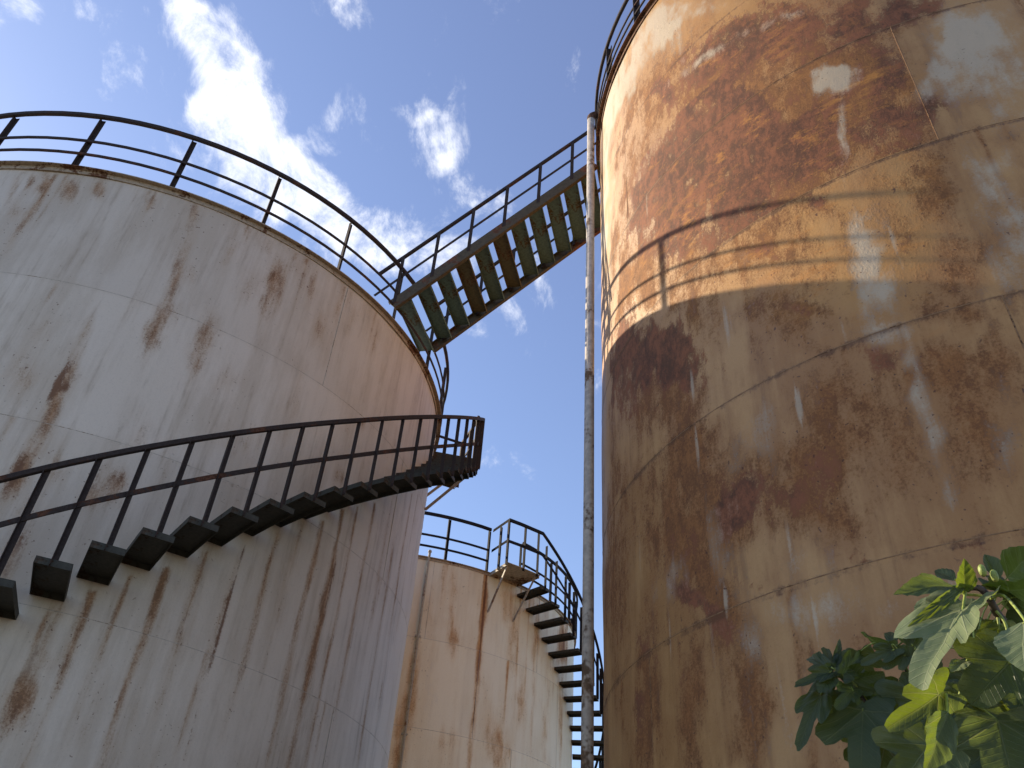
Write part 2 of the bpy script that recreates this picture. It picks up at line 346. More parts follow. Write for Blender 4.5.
CLOUDS = [
(-0.3888, 0.4358, 0.8117, 0.0274, 0.64),
(-0.3675, 0.4525, 0.8125, 0.0274, 0.8),
(-0.3487, 0.4784, 0.806, 0.0274, 0.8),
(-0.3378, 0.5096, 0.7913, 0.0295, 0.8),
(-0.3191, 0.542, 0.7774, 0.0337, 0.8),
(-0.3583, 0.5367, 0.7639, 0.0168, 0.56),
(-0.3022, 0.5744, 0.7607, 0.0358, 0.8),
(-0.2728, 0.5996, 0.7524, 0.0337, 0.8),
(-0.2454, 0.6242, 0.7418, 0.0316, 0.8),
(-0.2069, 0.5474, 0.8109, 0.0147, 0.64),
(-0.2141, 0.5694, 0.7937, 0.0168, 0.64),
(-0.23, 0.5905, 0.7736, 0.0189, 0.56),
(-0.2112, 0.649, 0.7309, 0.0295, 0.72),
(-0.1757, 0.6731, 0.7184, 0.0295, 0.72),
(-0.3246, 0.6014, 0.73, 0.0421, 0.56),
(-0.3828, 0.558, 0.7363, 0.0232, 0.4),
(-0.1539, 0.5449, 0.8243, 0.0126, 0.56),
(-0.1394, 0.5678, 0.8112, 0.0168, 0.72),
(-0.1196, 0.5953, 0.7945, 0.0211, 0.8),
(-0.1061, 0.6225, 0.7754, 0.0211, 0.72),
(-0.0772, 0.6314, 0.7716, 0.0168, 0.56),
(-0.0498, 0.6336, 0.7721, 0.0147, 0.56),
(-0.1353, 0.6707, 0.7293, 0.0358, 0.64),
(-0.0873, 0.6803, 0.7278, 0.0316, 0.56),
(-0.0194, 0.6387, 0.7692, 0.0147, 0.4),
(0.0168, 0.6942, 0.7196, 0.0168, 0.64),
(0.0137, 0.72, 0.6938, 0.0189, 0.72),
(-0.0349, 0.743, 0.6683, 0.0168, 0.72),
(-0.0673, 0.7572, 0.6497, 0.0147, 0.48),
(-0.2042, 0.4629, 0.8626, 0.0168, 0.72),
(-0.5127, 0.4211, 0.7482, 0.0189, 0.72),
(-0.5248, 0.4445, 0.7259, 0.0126, 0.64),
(-0.4769, 0.4296, 0.7668, 0.0126, 0.64),
(-0.2605, 0.6525, 0.7116, 0.0526, 0.32),
(0.0378, 0.6663, 0.7447, 0.0211, 0.32)]

# ------------------------------------------------------------------ node helpers
class NT:
    def __init__(s, tree): s.t = tree
    def n(s, typ, **kw):
        nd = s.t.nodes.new(typ)
        for k, v in kw.items(): setattr(nd, k, v)
        return nd
    def link(s, a, b): s.t.links.new(a, b)
    def put(s, sock, v):
        if hasattr(v, 'is_output') or isinstance(v, bpy.types.NodeSocket): s.link(v, sock)
        else: sock.default_value = v
    def math(s, op, a, b=None, c=None, clamp=False):
        nd = s.n('ShaderNodeMath', operation=op, use_clamp=clamp)
        s.put(nd.inputs[0], a)
        if b is not None: s.put(nd.inputs[1], b)
        if c is not None: s.put(nd.inputs[2], c)
        return nd.outputs[0]
    def noise(s, vec, scale, detail=6, rough=.6, dist=0, lac=2.0):
        nd = s.n('ShaderNodeTexNoise'); s.put(nd.inputs['Vector'], vec)
        nd.inputs['Scale'].default_value = scale; nd.inputs['Detail'].default_value = detail
        nd.inputs['Roughness'].default_value = rough; nd.inputs['Distortion'].default_value = dist
        return nd.outputs['Fac']
    def scale(s, vec, v):
        nd = s.n('ShaderNodeVectorMath', operation='MULTIPLY'); s.put(nd.inputs[0], vec); nd.inputs[1].default_value = v
        return nd.outputs[0]
    def step(s, x, a, b):
        nd = s.n('ShaderNodeMapRange', interpolation_type='SMOOTHSTEP')
        s.put(nd.inputs[0], x); nd.inputs[1].default_value = a; nd.inputs[2].default_value = b
        return nd.outputs[0]
    def rng(s, x, a, b, c, d):
        nd = s.n('ShaderNodeMapRange')
        s.put(nd.inputs[0], x)
        for i, v in zip((1, 2, 3, 4), (a, b, c, d)): nd.inputs[i].default_value = v
        return nd.outputs[0]
    def mix(s, f, a, b):
        nd = s.n('ShaderNodeMix', data_type='RGBA')
        s.put(nd.inputs[0], f)
        for i, v in ((6, a), (7, b)):
            if isinstance(v, tuple): nd.inputs[i].default_value = (*v, 1) if len(v) == 3 else v
            else: s.link(v, nd.inputs[i])
        return nd.outputs[2]
    def attr(s, name):
        return s.n('ShaderNodeAttribute', attribute_name=name).outputs['Fac']

def newmat(name):
    m = bpy.data.materials.new(name); m.use_nodes = True
    t = NT(m.node_tree); b = m.node_tree.nodes['Principled BSDF']
    return m, t, b

def metal_mat(name, base, rust, amount=.5, rough=.6, scale=9, spec=.35, flat=None):
    m, t, b = newmat(name)
    co = t.n('ShaderNodeTexCoord').outputs['Object']
    n1 = t.noise(co, scale, 4, .65); n2 = t.noise(co, scale*5, 2, .7); n3 = t.noise(co, scale*.3, 1, .5)
    k = t.math('ADD', n1, t.math('MULTIPLY', t.math('SUBTRACT', n2, .5), .5))
    k = t.math('ADD', k, t.math('MULTIPLY', t.math('SUBTRACT', n3, .5), .8))
    f = t.step(k, .72-.3*amount, .86-.3*amount)
    lo = tuple(c*.72 for c in base)
    col = t.mix(t.step(n2, .35, .65), base, lo)
    rl = tuple(c*.55 for c in rust)
    rc = t.mix(t.step(n2, .4, .6), rust, rl)
    t.link(t.mix(f, col, rc), b.inputs['Base Color'])
    t.put(b.inputs['Roughness'], t.rng(f, 0, 1, rough, .9))
    b.inputs['Specular IOR Level'].default_value = spec
    bp = t.n('ShaderNodeBump'); bp.inputs['Strength'].default_value = .35; bp.inputs['Distance'].default_value = .004
    t.put(bp.inputs['Height'], t.math('ADD', k, n2)); t.link(bp.outputs[0], b.inputs['Normal'])
    return m

def shell_mat(name, P):
    m, t, b = newmat(name)
    co = t.n('ShaderNodeTexCoord').outputs['Object']
    sq = t.scale(co, (1, 1, P['sqz']))
    big = t.noise(sq, .55, 3, .6)
    n1 = t.noise(sq, 2.2, 7, .68)
    n2 = t.noise(sq, 11, 5, .72)
    fine = t.noise(co, 48, 3, .75)
    st = t.noise(t.scale(co, (7, 7, .35)), 1.0, 5, .65)
    st2 = t.noise(t.scale(co, (26, 26, .8)), 1.0, 2, .6)
    c = lambda x: t.math('SUBTRACT', x, .5)
    def lin(base, *ps):
        v = base
        for x, k in ps: v = t.math('MULTIPLY_ADD', c(x), k, v)
        return v
    ao, ad, ap, asc, sm = (t.attr(k) for k in ('o', 'd', 'p', 's', 'seam'))
    # paint: mottled and streaked
    paint = t.mix(t.step(lin(.5, (n1, 1.3), (st, .9), (big, 1.2)), .25, .75), P['paint_a'], P['paint_b'])
    paint = t.mix(t.math('MULTIPLY', t.step(lin(.5, (st, 1.6), (n2, .8)), .55, .95), P['grime']), paint, P['grime_c'])
    paint = t.mix(t.attr('pl'), paint, t.mix(.5, paint, P['grime_c']))
    # fine chalk grain
    paint = t.mix(t.math('MULTIPLY', t.step(fine, .45, .75), .18), paint, tuple(x*.55 for x in P['paint_a']))
    # soft tan stain around rust
    soft = t.step(lin(t.math('ADD', ao, P['bias_soft']), (n1, P['k1']*1.1), (st, P['ks']), (big, P['kb'])), .08, .85)
    col = t.mix(t.math('MULTIPLY', soft, P['soft']), paint, P['stain'])
    if 'gold' in P:      # golden warmth of the sunlit area, painted into the colour
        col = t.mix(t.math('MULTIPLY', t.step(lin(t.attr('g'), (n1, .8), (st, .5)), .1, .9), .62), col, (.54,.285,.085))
    # rust proper
    om = t.step(lin(t.math('ADD', ao, P['bias_o']), (n1, P['k1']*1.5), (n2, P['k2']*1.2), (st, P['ks']*1.2), (fine, .9)), P['o0'], P['o1'])
    rusty = t.mix(t.step(lin(.5, (n2, 1.6), (fine, 1.2)), .2, .8), P['rust_a'], P['rust_b'])
    col = t.mix(t.math('MULTIPLY', om, P['om']), col, rusty)
    # dark scaled rust
    dm = t.step(lin(ad, (n1, P['k1']*1.4), (n2, P['k2']*1.5), (fine, .9), (st, .3)), .30, .82)
    dk = t.mix(t.step(lin(.5, (n2, 1.8), (n1, 1.2), (fine, .8)), .25, .8), P['dark_a'], P['dark_b'])
    col = t.mix(t.math('MULTIPLY', dm, .92), col, dk)
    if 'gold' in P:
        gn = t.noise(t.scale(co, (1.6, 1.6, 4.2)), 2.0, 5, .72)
        gm = t.math('MULTIPLY', t.step(lin(gn, (fine, .25), (big, .5)), .54, .74), t.attr('g'))  # gold flecks in the rust, kept to the painted sunlit area
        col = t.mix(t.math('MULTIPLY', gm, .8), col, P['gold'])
    # pale remains of paint, lime runs and scratches
    pm = t.step(lin(ap, (n1, 1.1), (n2, .9), (st, .9), (fine, .6)), .22, .95)
    col = t.mix(t.math('MULTIPLY', pm, P['pk']), col, P['pale'])
    sc = t.step(lin(asc, (st2, 1.1), (fine, .6)), .3, .8)
    col = t.mix(t.math('MULTIPLY', sc, .6), col, P['pale'])
    # rust bleeding along the welds
    wm = t.step(lin(sm, (n1, 1.2), (n2, 1.1), (fine, .5)), .48, .95)
    col = t.mix(t.math('MULTIPLY', wm, P['wm']), col, P['weld'])
    # pinholes of rust
    sp = t.math('MULTIPLY', t.step(t.noise(co, 30, 1, .55), .70, .76), t.step(lin(ao, (n1, 2.2), (big, 1.5)), -.05, .5))
    col = t.mix(t.math('MULTIPLY', sp, .8), col, P['dark_a'])
    t.link(col, b.inputs['Base Color'])
    rm = t.math('MAXIMUM', om, dm)
    t.put(b.inputs['Roughness'], t.rng(t.math('ADD', rm, c(fine)), 0, 1, P['rough'], .85))
    b.inputs['Specular IOR Level'].default_value = P.get('spec', .4)
    h = lin(t.math('MULTIPLY', rm, .5), (fine, .8), (n2, .9))
    bp = t.n('ShaderNodeBump'); bp.inputs['Strength'].default_value = .5; bp.inputs['Distance'].default_value = .006
    t.put(bp.inputs['Height'], h); t.link(bp.outputs[0], b.inputs['Normal'])
    return m

M = {}
M['shell_L'] = shell_mat('white_tank_paint', dict(o0=.26, o1=1.1, sqz=.32, paint_a=(.69,.60,.505), paint_b=(.58,.49,.395), grime=.6, grime_c=(.36,.275,.20),
    bias_soft=.06, bias_o=-.03, k1=.95, k2=.9, ks=.6, kb=.5, soft=.5, stain=(.46,.32,.20), rust_a=(.36,.175,.07), rust_b=(.19,.085,.035), om=.85,
    dark_a=(.13,.06,.035), dark_b=(.2,.1,.055), pale=(.66,.63,.60), pk=.7, weld=(.24,.15,.09), wm=.5, rough=.5))
M['shell_F'] = shell_mat('cream_tank_paint', dict(o0=.28, o1=1.05, sqz=.32, paint_a=(.87,.77,.58), paint_b=(.81,.69,.49), grime=.15, grime_c=(.40,.30,.20),
    bias_soft=.05, bias_o=-.02, k1=.75, k2=.55, ks=.5, kb=.5, soft=.55, stain=(.66,.44,.22), rust_a=(.52,.24,.07), rust_b=(.32,.13,.045), om=.85,
    dark_a=(.13,.045,.02), dark_b=(.2,.075,.03), pale=(.64,.6,.54), pk=.7, weld=(.3,.2,.12), wm=.5, rough=.55))
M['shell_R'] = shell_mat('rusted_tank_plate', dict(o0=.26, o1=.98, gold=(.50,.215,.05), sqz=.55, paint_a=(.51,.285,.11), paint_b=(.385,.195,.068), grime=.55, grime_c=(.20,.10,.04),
    bias_soft=.28, bias_o=.13, k1=1.35, k2=1.1, ks=.65, kb=1.0, soft=.65, stain=(.35,.165,.055), rust_a=(.31,.125,.04), rust_b=(.15,.058,.022), om=.85,
    dark_a=(.095,.040,.024), dark_b=(.27,.098,.046), pale=(.56,.47,.35), pk=.78, weld=(.13,.06,.026), wm=.8, rough=.5))
M['rim_L'] = metal_mat('rim_cream', (.46,.36,.26), (.2,.09,.045), .55, .6, 5)
M['rim_R'] = metal_mat('rim_rust', (.2,.10,.055), (.10,.045,.025), .6, .7, 6)
M['rail_dark'] = metal_mat('rail_black', (.022,.019,.019), (.06,.03,.02), .3, .8, 7, .12)
M['rail'] = metal_mat('rail_dark_paint', (.05,.037,.034), (.13,.06,.038), .5, .75, 7, .18)
M['rail_green'] = metal_mat('rail_dark_green', (.035,.04,.034), (.10,.05,.033), .35, .5, 7)
M['tread'] = metal_mat('tread_dark', (.058,.055,.042), (.085,.05,.03), .45, .65, 5)
M['tread_green'] = metal_mat('tread_green_paint', (.125,.185,.16), (.15,.095,.045), .45, .6, 4)
M['stringer'] = metal_mat('stringer_rusty', (.10,.075,.042), (.20,.08,.045), .5, .65, 4)
M['roof'] = metal_mat('roof_grey', (.4,.37,.34), (.22,.12,.07), .4, .7, 2)
M['pale_steel'] = metal_mat('pale_steel', (.45,.38,.3), (.25,.13,.07), .4, .6, 8)
M['pipe'] = metal_mat('white_pipe', (.58,.51,.44), (.27,.17,.105), .5, .45, 2.2, .5)
M['landing'] = metal_mat('landing_plate', (.5,.42,.31), (.2,.13,.08), .35, .7, 3)
M['concrete'] = metal_mat('foundation_concrete', (.34,.32,.29), (.22,.19,.16), .4, .9, 2)
M['bark'] = metal_mat('fig_bark', (.11,.085,.065), (.07,.05,.04), .5, .85, 30)
M['green_stem'] = metal_mat('fig_petiole', (.30,.36,.08), (.22,.24,.06), .2, .5, 20)

def leaf_mat():
    m, t, b = newmat('fig_leaf')
    uv = t.n('ShaderNodeUVMap').outputs[0]
    sep = t.n('ShaderNodeSeparateXYZ'); t.link(uv, sep.inputs[0])
    x, y = sep.outputs[0], sep.outputs[1]
    x = t.math('SUBTRACT', x, .5)
    ax = t.math('ABSOLUTE', x)
    var = t.attr('tone')
    vein = None
    for a in (0, 42, 88):
        # distance from the ray at angle a from the leaf axis
        dx, dy = sin(rad(a)), cos(rad(a))
        perp = t.math('ABSOLUTE', t.math('SUBTRACT', t.math('MULTIPLY', ax, dy), t.math('MULTIPLY', y, dx)))
        al = t.math('ADD', t.math('MULTIPLY', ax, dx), t.math('MULTIPLY', y, dy))
        w = t.math('SUBTRACT', .013, t.math('MULTIPLY', al, .008))
        v = t.math('MULTIPLY', t.math('SUBTRACT', 1, t.step(t.math('DIVIDE', perp, w), .4, 1.3)), t.step(al, 0, .02))
        vein = v if vein is None else t.math('MAXIMUM', vein, v)
    # side veins
    sv = t.math('SINE', t.math('MULTIPLY', t.math('SUBTRACT', y, t.math('MULTIPLY', ax, .75)), 62))
    sv = t.math('MULTIPLY', t.step(sv, .86, 1.0), .45)
    vv = t.math('MAXIMUM', vein, sv)
    lit_pale = t.step(var, 1.2, 1.8)  # marked leaves: sunlit sheen painted in as a paler colour
    co = t.n('ShaderNodeTexCoord').outputs['Object']
    nz = t.noise(co, 60, 5, .6)
    base = t.mix(var, (.011,.022,.009), (.024,.043,.012))
    base = t.mix(t.step(nz, .3, .75), base, t.mix(var, (.015,.028,.01), (.033,.055,.016)))
    base = t.mix(lit_pale, base, t.mix(t.step(nz, .3, .7), (.20,.25,.13), (.27,.31,.17)))
    col = t.mix(vv, base, t.mix(lit_pale, (.06,.085,.03), (.36,.40,.24)))
    geo = t.n('ShaderNodeNewGeometry')
    under = t.mix(.4, col, (.10,.125,.065))
    col = t.mix(geo.outputs['Backfacing'], col, under)
    t.link(col, b.inputs['Base Color'])
    b.inputs['Roughness'].default_value = .42
    b.inputs['Specular IOR Level'].default_value = .35
    bp = t.n('ShaderNodeBump'); bp.inputs['Strength'].default_value = .6; bp.inputs['Distance'].default_value = .002
    t.put(bp.inputs['Height'], t.math('SUBTRACT', nz, vv)); t.link(bp.outputs[0], b.inputs['Normal'])
    tr = t.n('ShaderNodeBsdfTranslucent')
    t.link(t.mix(vv, t.mix(nz, (.24,.34,.02), (.36,.44,.03)), (.45,.5,.12)), tr.inputs[0]); t.link(bp.outputs[0], tr.inputs['Normal'])
    mx = t.n('ShaderNodeMixShader'); mx.inputs[0].default_value = .3
    t.link(b.outputs[0], mx.inputs[1]); t.link(tr.outputs[0], mx.inputs[2])
    t.link(mx.outputs[0], m.node_tree.nodes['Material Output'].inputs[0])
    return m
M['leaf'] = leaf_mat()

def ground_mat():
    m, t, b = newmat('dusty_ground')
    co = t.n('ShaderNodeTexCoord').outputs['Object']
    n1 = t.noise(co, .25, 8, .65); n2 = t.noise(co, 6, 8, .7)
    col = t.mix(t.step(n1, .4, .62), (.18,.15,.105), (.11,.095,.06))
    col = t.mix(t.step(n2, .5, .8), col, (.17,.15,.12))
    t.link(col, b.inputs['Base Color']); b.inputs['Roughness'].default_value = .95
    bp = t.n('ShaderNodeBump'); bp.inputs['Distance'].default_value = .03; t.put(bp.inputs['Height'], n2); t.link(bp.outputs[0], b.inputs['Normal'])
    return m
M['ground'] = ground_mat()

# ------------------------------------------------------------------ object helpers
def empty(name, loc, label, cat, group=None):
    o = bpy.data.objects.new(name, None); C.objects.link(o); o.location = loc
    o['label'] = label; o['category'] = cat
    if group: o['group'] = group
    return o
def obj(name, bm, mat, parent=None, smooth=False, loc=None, rotz=0, label=None, kind=None, recalc=True):
    if recalc: bmesh.ops.recalc_face_normals(bm, faces=bm.faces)
    me = bpy.data.meshes.new(name); bm.to_mesh(me); bm.free()
    me.materials.append(mat)
    if smooth: me.polygons.foreach_set('use_smooth', [True]*len(me.polygons))
    o = bpy.data.objects.new(name, me); C.objects.link(o)
    if parent: o.parent = parent
    if loc: o.location = loc
    o.rotation_euler = (0, 0, rotz)
    if label: o['label'] = label
    if kind: o['kind'] = kind
    return o
def dup(src, parent, loc=None, rotz=0):
    o = src.copy(); C.objects.link(o); o.parent = parent
    if loc: o.location = loc
    o.rotation_euler = (0, 0, rotz)
    return o
def box(bm, c, ex, ey, ez, sx, sy, sz, bev=0):
    """box centred at c with half-extents along unit axes"""
    c = Vector(c); vs = []
    for a in (-1, 1):
        for b_ in (-1, 1):
            for d in (-1, 1): vs.append(bm.verts.new(c + Vector(ex)*sx*a + Vector(ey)*sy*b_ + Vector(ez)*sz*d))
    fs = [bm.faces.new([vs[i] for i in f]) for f in ((0,1,3,2),(4,6,7,5),(0,4,5,1),(2,3,7,6),(0,2,6,4),(1,5,7,3))]
    if bev:
        bmesh.ops.recalc_face_normals(bm, faces=fs)
        bmesh.ops.bevel(bm, geom=list({e for f in fs for e in f.edges}), offset=bev, segments=1, affect='EDGES')
X3, Y3, Z3 = Vector((1,0,0)), Vector((0,1,0)), Vector((0,0,1))
def sweep(bm, pts, sides, ups, prof, closed=False):
    """profile (list of (side, up)) carried along pts"""
    rings = []
    for p, s, u in zip(pts, sides, ups):
        rings.append([bm.verts.new(Vector(p) + Vector(s)*a + Vector(u)*b_) for a, b_ in prof])
    n = len(prof); m = len(rings)
    for i in range(m if closed else m-1):
        A, B = rings[i], rings[(i+1) % m]
        for j in range(n): bm.faces.new((A[j], A[(j+1) % n], B[(j+1) % n], B[j]))
    if not closed: bm.faces.new(rings[0][::-1]); bm.faces.new(rings[-1])
def rectp(w, h, c=.006):
    w /= 2; h /= 2; c = min(c, w*.5, h*.5)
    return [(-w+c,-h),(w-c,-h),(w,-h+c),(w,h-c),(w-c,h),(-w+c,h),(-w,h-c),(-w,-h+c)]
def roundp(r, n=12): return [(r*cos(2*PI*i/n), r*sin(2*PI*i/n)) for i in range(n)]
def lprof(a, t): return [(-a/2,-a/2),(a/2,-a/2),(a/2,-a/2+t),(-a/2+t,-a/2+t),(-a/2+t,a/2),(-a/2,a/2)]
def er(a): return Vector((cos(rad(a)), sin(rad(a)), 0))
def et(a): return Vector((-sin(rad(a)), cos(rad(a)), 0))
def arc(bm, r, az0, az1, zf, prof, step=3):
    n = max(2, int(abs(az1-az0)/step)+1)
    full = abs(abs(az1-az0)-360) < 1e-6
    az = [az0 + (az1-az0)*i/(n if full else n-1) for i in range(n)]
    pts = [er(a)*r + Z3*zf(a) for a in az]
    sweep(bm, pts, [er(a) for a in az], [Z3]*n, prof, closed=full)
def tube(bm, pts, r0, r1=None, n=10):
    r1 = r0 if r1 is None else r1
    pts = [Vector(p) for p in pts]; m = len(pts); rings = []; prev = None
    for i, p in enumerate(pts):
        d = (pts[min(i+1, m-1)] - pts[max(i-1, 0)]).normalized()
        s = d.cross(prev if prev else (X3 if abs(d.x) < .8 else Y3)); s = (s.cross(d)).normalized() if prev else s.normalized()
        if prev is not None: s = (prev - d*prev.dot(d)).normalized()
        prev = s; u = d.cross(s); r = r0 + (r1-r0)*i/max(1, m-1)
        rings.append([bm.verts.new(p + s*r*cos(2*PI*k/n) + u*r*sin(2*PI*k/n)) for k in range(n)])
    for i in range(m-1):
        for k in range(n): bm.faces.new((rings[i][k], rings[i][(k+1) % n], rings[i+1][(k+1) % n], rings[i+1][k]))
    bm.faces.new(rings[0][::-1]); bm.faces.new(rings[-1])
def smooth_path(pts, n=6):
    pts = [Vector(p) for p in pts]; out = []
    P = [pts[0]*2-pts[1]] + pts + [pts[-1]*2-pts[-2]]
    for i in range(1, len(P)-2):
        for k in range(n):
            t = k/n
            a, b_, c, d = P[i-1:i+3]
            out.append(.5*((2*b_) + (c-a)*t + (2*a-5*b_+4*c-d)*t*t + (3*b_-a-3*c+d)*t**3))
    out.append(pts[-1]); return out

_T = np.random.RandomState(11).rand(256, 256)
def vn(x, y):
    xi, yi = np.floor(x).astype(int), np.floor(y).astype(int); fx, fy = x-xi, y-yi
    fx = fx*fx*(3-2*fx); fy = fy*fy*(3-2*fy)
    g = lambda a, b_: _T[a & 255, b_ & 255]
    return (g(xi,yi)*(1-fx)+g(xi+1,yi)*fx)*(1-fy)+(g(xi,yi+1)*(1-fx)+g(xi+1,yi+1)*fx)*fy
def fbm(x, y, oct_=4):
    s_, a = 0, .5
    for i in range(oct_): s_ = s_+a*vn(x*2**i+17.3*i, y*2**i+9.1*i); a *= .55
    return s_/.95-.5
# ------------------------------------------------------------------ tank parts (local frame: axis at origin, ground at 0)
def shell(parent, r, zrim, seams, verts_seams, blobs, drips, mat, clips, az_start, lbl=None, dz=.06, daz=.5, rag=1.0, runs=90, vis=(-135, 20), pr=.9):
    top = zrim - .02
    nz = int(top/dz)+1; na = int(round(360/daz))
    az = az_start + np.arange(na)*360/na
    z = np.linspace(0.0, top, nz)
    AZ, Z = np.meshgrid(az, z)
    A = np.radians(AZ)
    # very slight plate waviness
    wav = .014*fbm(A*r*.8, Z*.8+5, 2)+.0035*np.sin(A*7+Z*.9)+.003*np.sin(A*13-Z*2.1+1)+.0025*np.sin(A*23+Z*3.3+2)
    for zs in seams: wav *= 1-np.exp(-((Z-zs-EYE)/.22)**2)      # the ring welds stay true
    rr = r + wav
    co = np.stack([rr*np.cos(A), rr*np.sin(A), Z], -1).reshape(-1, 3)
    idx = np.arange(nz*na).reshape(nz, na)
    nx = np.roll(idx, -1, 1)
    f = np.stack([idx[:-1], nx[:-1], nx[1:], idx[1:]], -1).reshape(-1, 4)
    ch = {k: np.zeros_like(Z) for k in ('o', 'd', 'p', 's', 'g')}
    zr = Z - EYE
    def dazf(a0): return (AZ - a0 + 180) % 360 - 180
    S_ = A*r
    wx, wz = fbm(S_*1.6+3, zr*1.1+40), fbm(S_*1.6+90, zr*1.1+7)
    hx, hz = fbm(S_*6+3, zr*4+40, 3), fbm(S_*6+90, zr*4+7, 3)
    amp = 1+1.5*fbm(S_*2.3+51, zr*1.5+13)+.9*fbm(S_*8+5, zr*3.3+63, 3)
    for (c_, a0, z0, m11, m12, m22, s_) in blobs:
        s_ *= .8 if rag < 1 else 1.0
        da = np.radians(dazf(a0))*r; dzv = zr - z0
        if c_[0] != 's':               # a ragged outline
            k_ = min(1.0, 3.0/math.sqrt(max(m11, m22)))*rag
            da = da + k_*(.9*wx+.4*hx); dzv = dzv + k_*(.9*wz+.4*hz)
        q = m11*da*da + m12*da*dzv + m22*dzv*dzv
        g = s_*np.exp(-np.clip(q*.9, 0, 50))*(np.clip(amp, .15, 1.7) if c_[0] != 's' else 1)
        key = c_[0]
        if len(c_) > 1:
            lo, hi, a_lo, a_hi = clips[c_[1]]
            g = g*((zr > lo) & (zr < hi))*((AZ % 360 > a_lo) & (AZ % 360 < a_hi))
        ch[key] = np.maximum(ch[key], g) + .35*np.minimum(ch[key], g)
    for (c_, a0, z0, w, ln, s_) in drips:
        w *= .8 if r < 4.9 else 1.0
        da = np.radians(dazf(a0))*r + .05*fbm(zr*1.3+a0, zr*0+a0); dn = z0 - zr
        ww = w*(.5+.6*fbm(zr*2+a0*3, zr*0+a0)+.35*np.clip(dn/ln, 0, 1)); g0 = .75+1.2*fbm(S_*14, zr*1.1+a0)
        g = s_*g0*np.exp(-(da/ww)**2)*np.where(dn > -.02, np.clip(1-dn/ln, 0, 1)**.7, 0)
        ch[c_[0]] = np.maximum(ch[c_[0]], g*1.3)
    # many small runs, each starting at the rim or a weld
    rg = np.random.RandomState(int(r*1000))
    for k in range(runs):
        a0 = vis[0]+(vis[1]-vis[0])*rg.rand()
        tops = [zrim-EYE-.1]*2+[z_ for z_ in seams if z_ > -.5]
        z0 = tops[rg.randint(len(tops))]
        ln = .25+1.5*rg.rand()**2.5; w = .014+.035*rg.rand(); s_ = .35+.75*rg.rand()
        i0, i1 = np.searchsorted(z-EYE, [z0-ln, z0]); cc = int(round((a0-az_start)/(360/na))); jj = np.arange(cc-6, cc+7) % na
        if i1-i0 < 2: continue
        sub = np.ix_(np.arange(i0, i1), jj); Zs, As = zr[sub], S_[sub]
        da = np.radians((AZ[sub]-a0+180) % 360-180)*r + .04*fbm(Zs*1.5+a0, Zs*0+a0); dn = (z0-Zs)/ln
        g = s_*np.exp(-(da/(w*(.8+.5*dn)))**2)*np.clip(1-dn, 0, 1)**.6*(.8+1.2*fbm(As*10, Zs*1.5+a0))
        key = 'o' if rg.rand() < pr else 'p'
        ch[key][sub] = np.maximum(ch[key][sub], g*(1 if key == 'o' else .65))
    # bands of bleeding along welds
    sm = np.zeros_like(Z)
    for zs in seams: sm = np.maximum(sm, (.85 if r < 4.6 else .5)*np.exp(-((zr-zs+.015)/.05)**2))
    for (a0, z0, z1) in verts_seams:
        sm = np.maximum(sm, .5*np.exp(-(np.radians(dazf(a0))*r/.045)**2)*((zr > z0) & (zr < z1)))
    # each plate weathered a little differently
    zz = [-9]+sorted(seams)+[99]; pl = np.zeros_like(Z)
    for i in range(len(zz)-1):
        col_ = np.floor(((AZ*1.0+i*31) % 360)/60)
        pl = np.where((zr > zz[i]) & (zr <= zz[i+1]), _T[(col_.astype(int)*7+i*13+3) & 255, (i*5+int(r*100)) & 255]*.30, pl)
    me = bpy.data.meshes.new('shell')
    me.vertices.add(len(co)); me.vertices.foreach_set('co', co.astype(np.float32).ravel())
    me.loops.add(f.size); me.loops.foreach_set('vertex_index', f.astype(np.int32).ravel())
    me.polygons.add(len(f)); me.polygons.foreach_set('loop_start', (np.arange(len(f))*4).astype(np.int32))
    me.polygons.foreach_set('loop_total', np.full(len(f), 4, np.int32))
    me.update(calc_edges=True); me.validate()
    me.polygons.foreach_set('use_smooth', [True]*len(me.polygons))
    for k, v in list(ch.items()) + [('seam', sm), ('pl', pl)]:
        at = me.attributes.new(k, 'FLOAT', 'POINT'); at.data.foreach_set('value', np.clip(v, 0, 1.3).astype(np.float32).ravel())
    me.materials.append(mat)
    o = bpy.data.objects.new('shell', me); C.objects.link(o); o.parent = parent
    if lbl: o['label'] = lbl
    return o
def welds(parent, r, seams, vs, mat, w=.011):
    bm = bmesh.new()
    for zs in seams: arc(bm, r+.001, 0, 360, lambda a, z=zs+EYE: z, [(-.01,-w),(.0005,-w),(.0016,-w*.4),(.0016,w*.4),(.0005,w),(-.01,w)], 3)
    for (a0, z0, z1) in vs:
        c0 = er(a0)*(r+.001); sweep(bm, [c0+Z3*(z0+EYE), c0+Z3*(z1+EYE)], [er(a0)]*2, [et(a0)]*2, [(-.01,-w),(.001,-w),(.0025,0),(.001,w),(-.01,w)])
    return obj('weld_seam', bm, mat, parent)
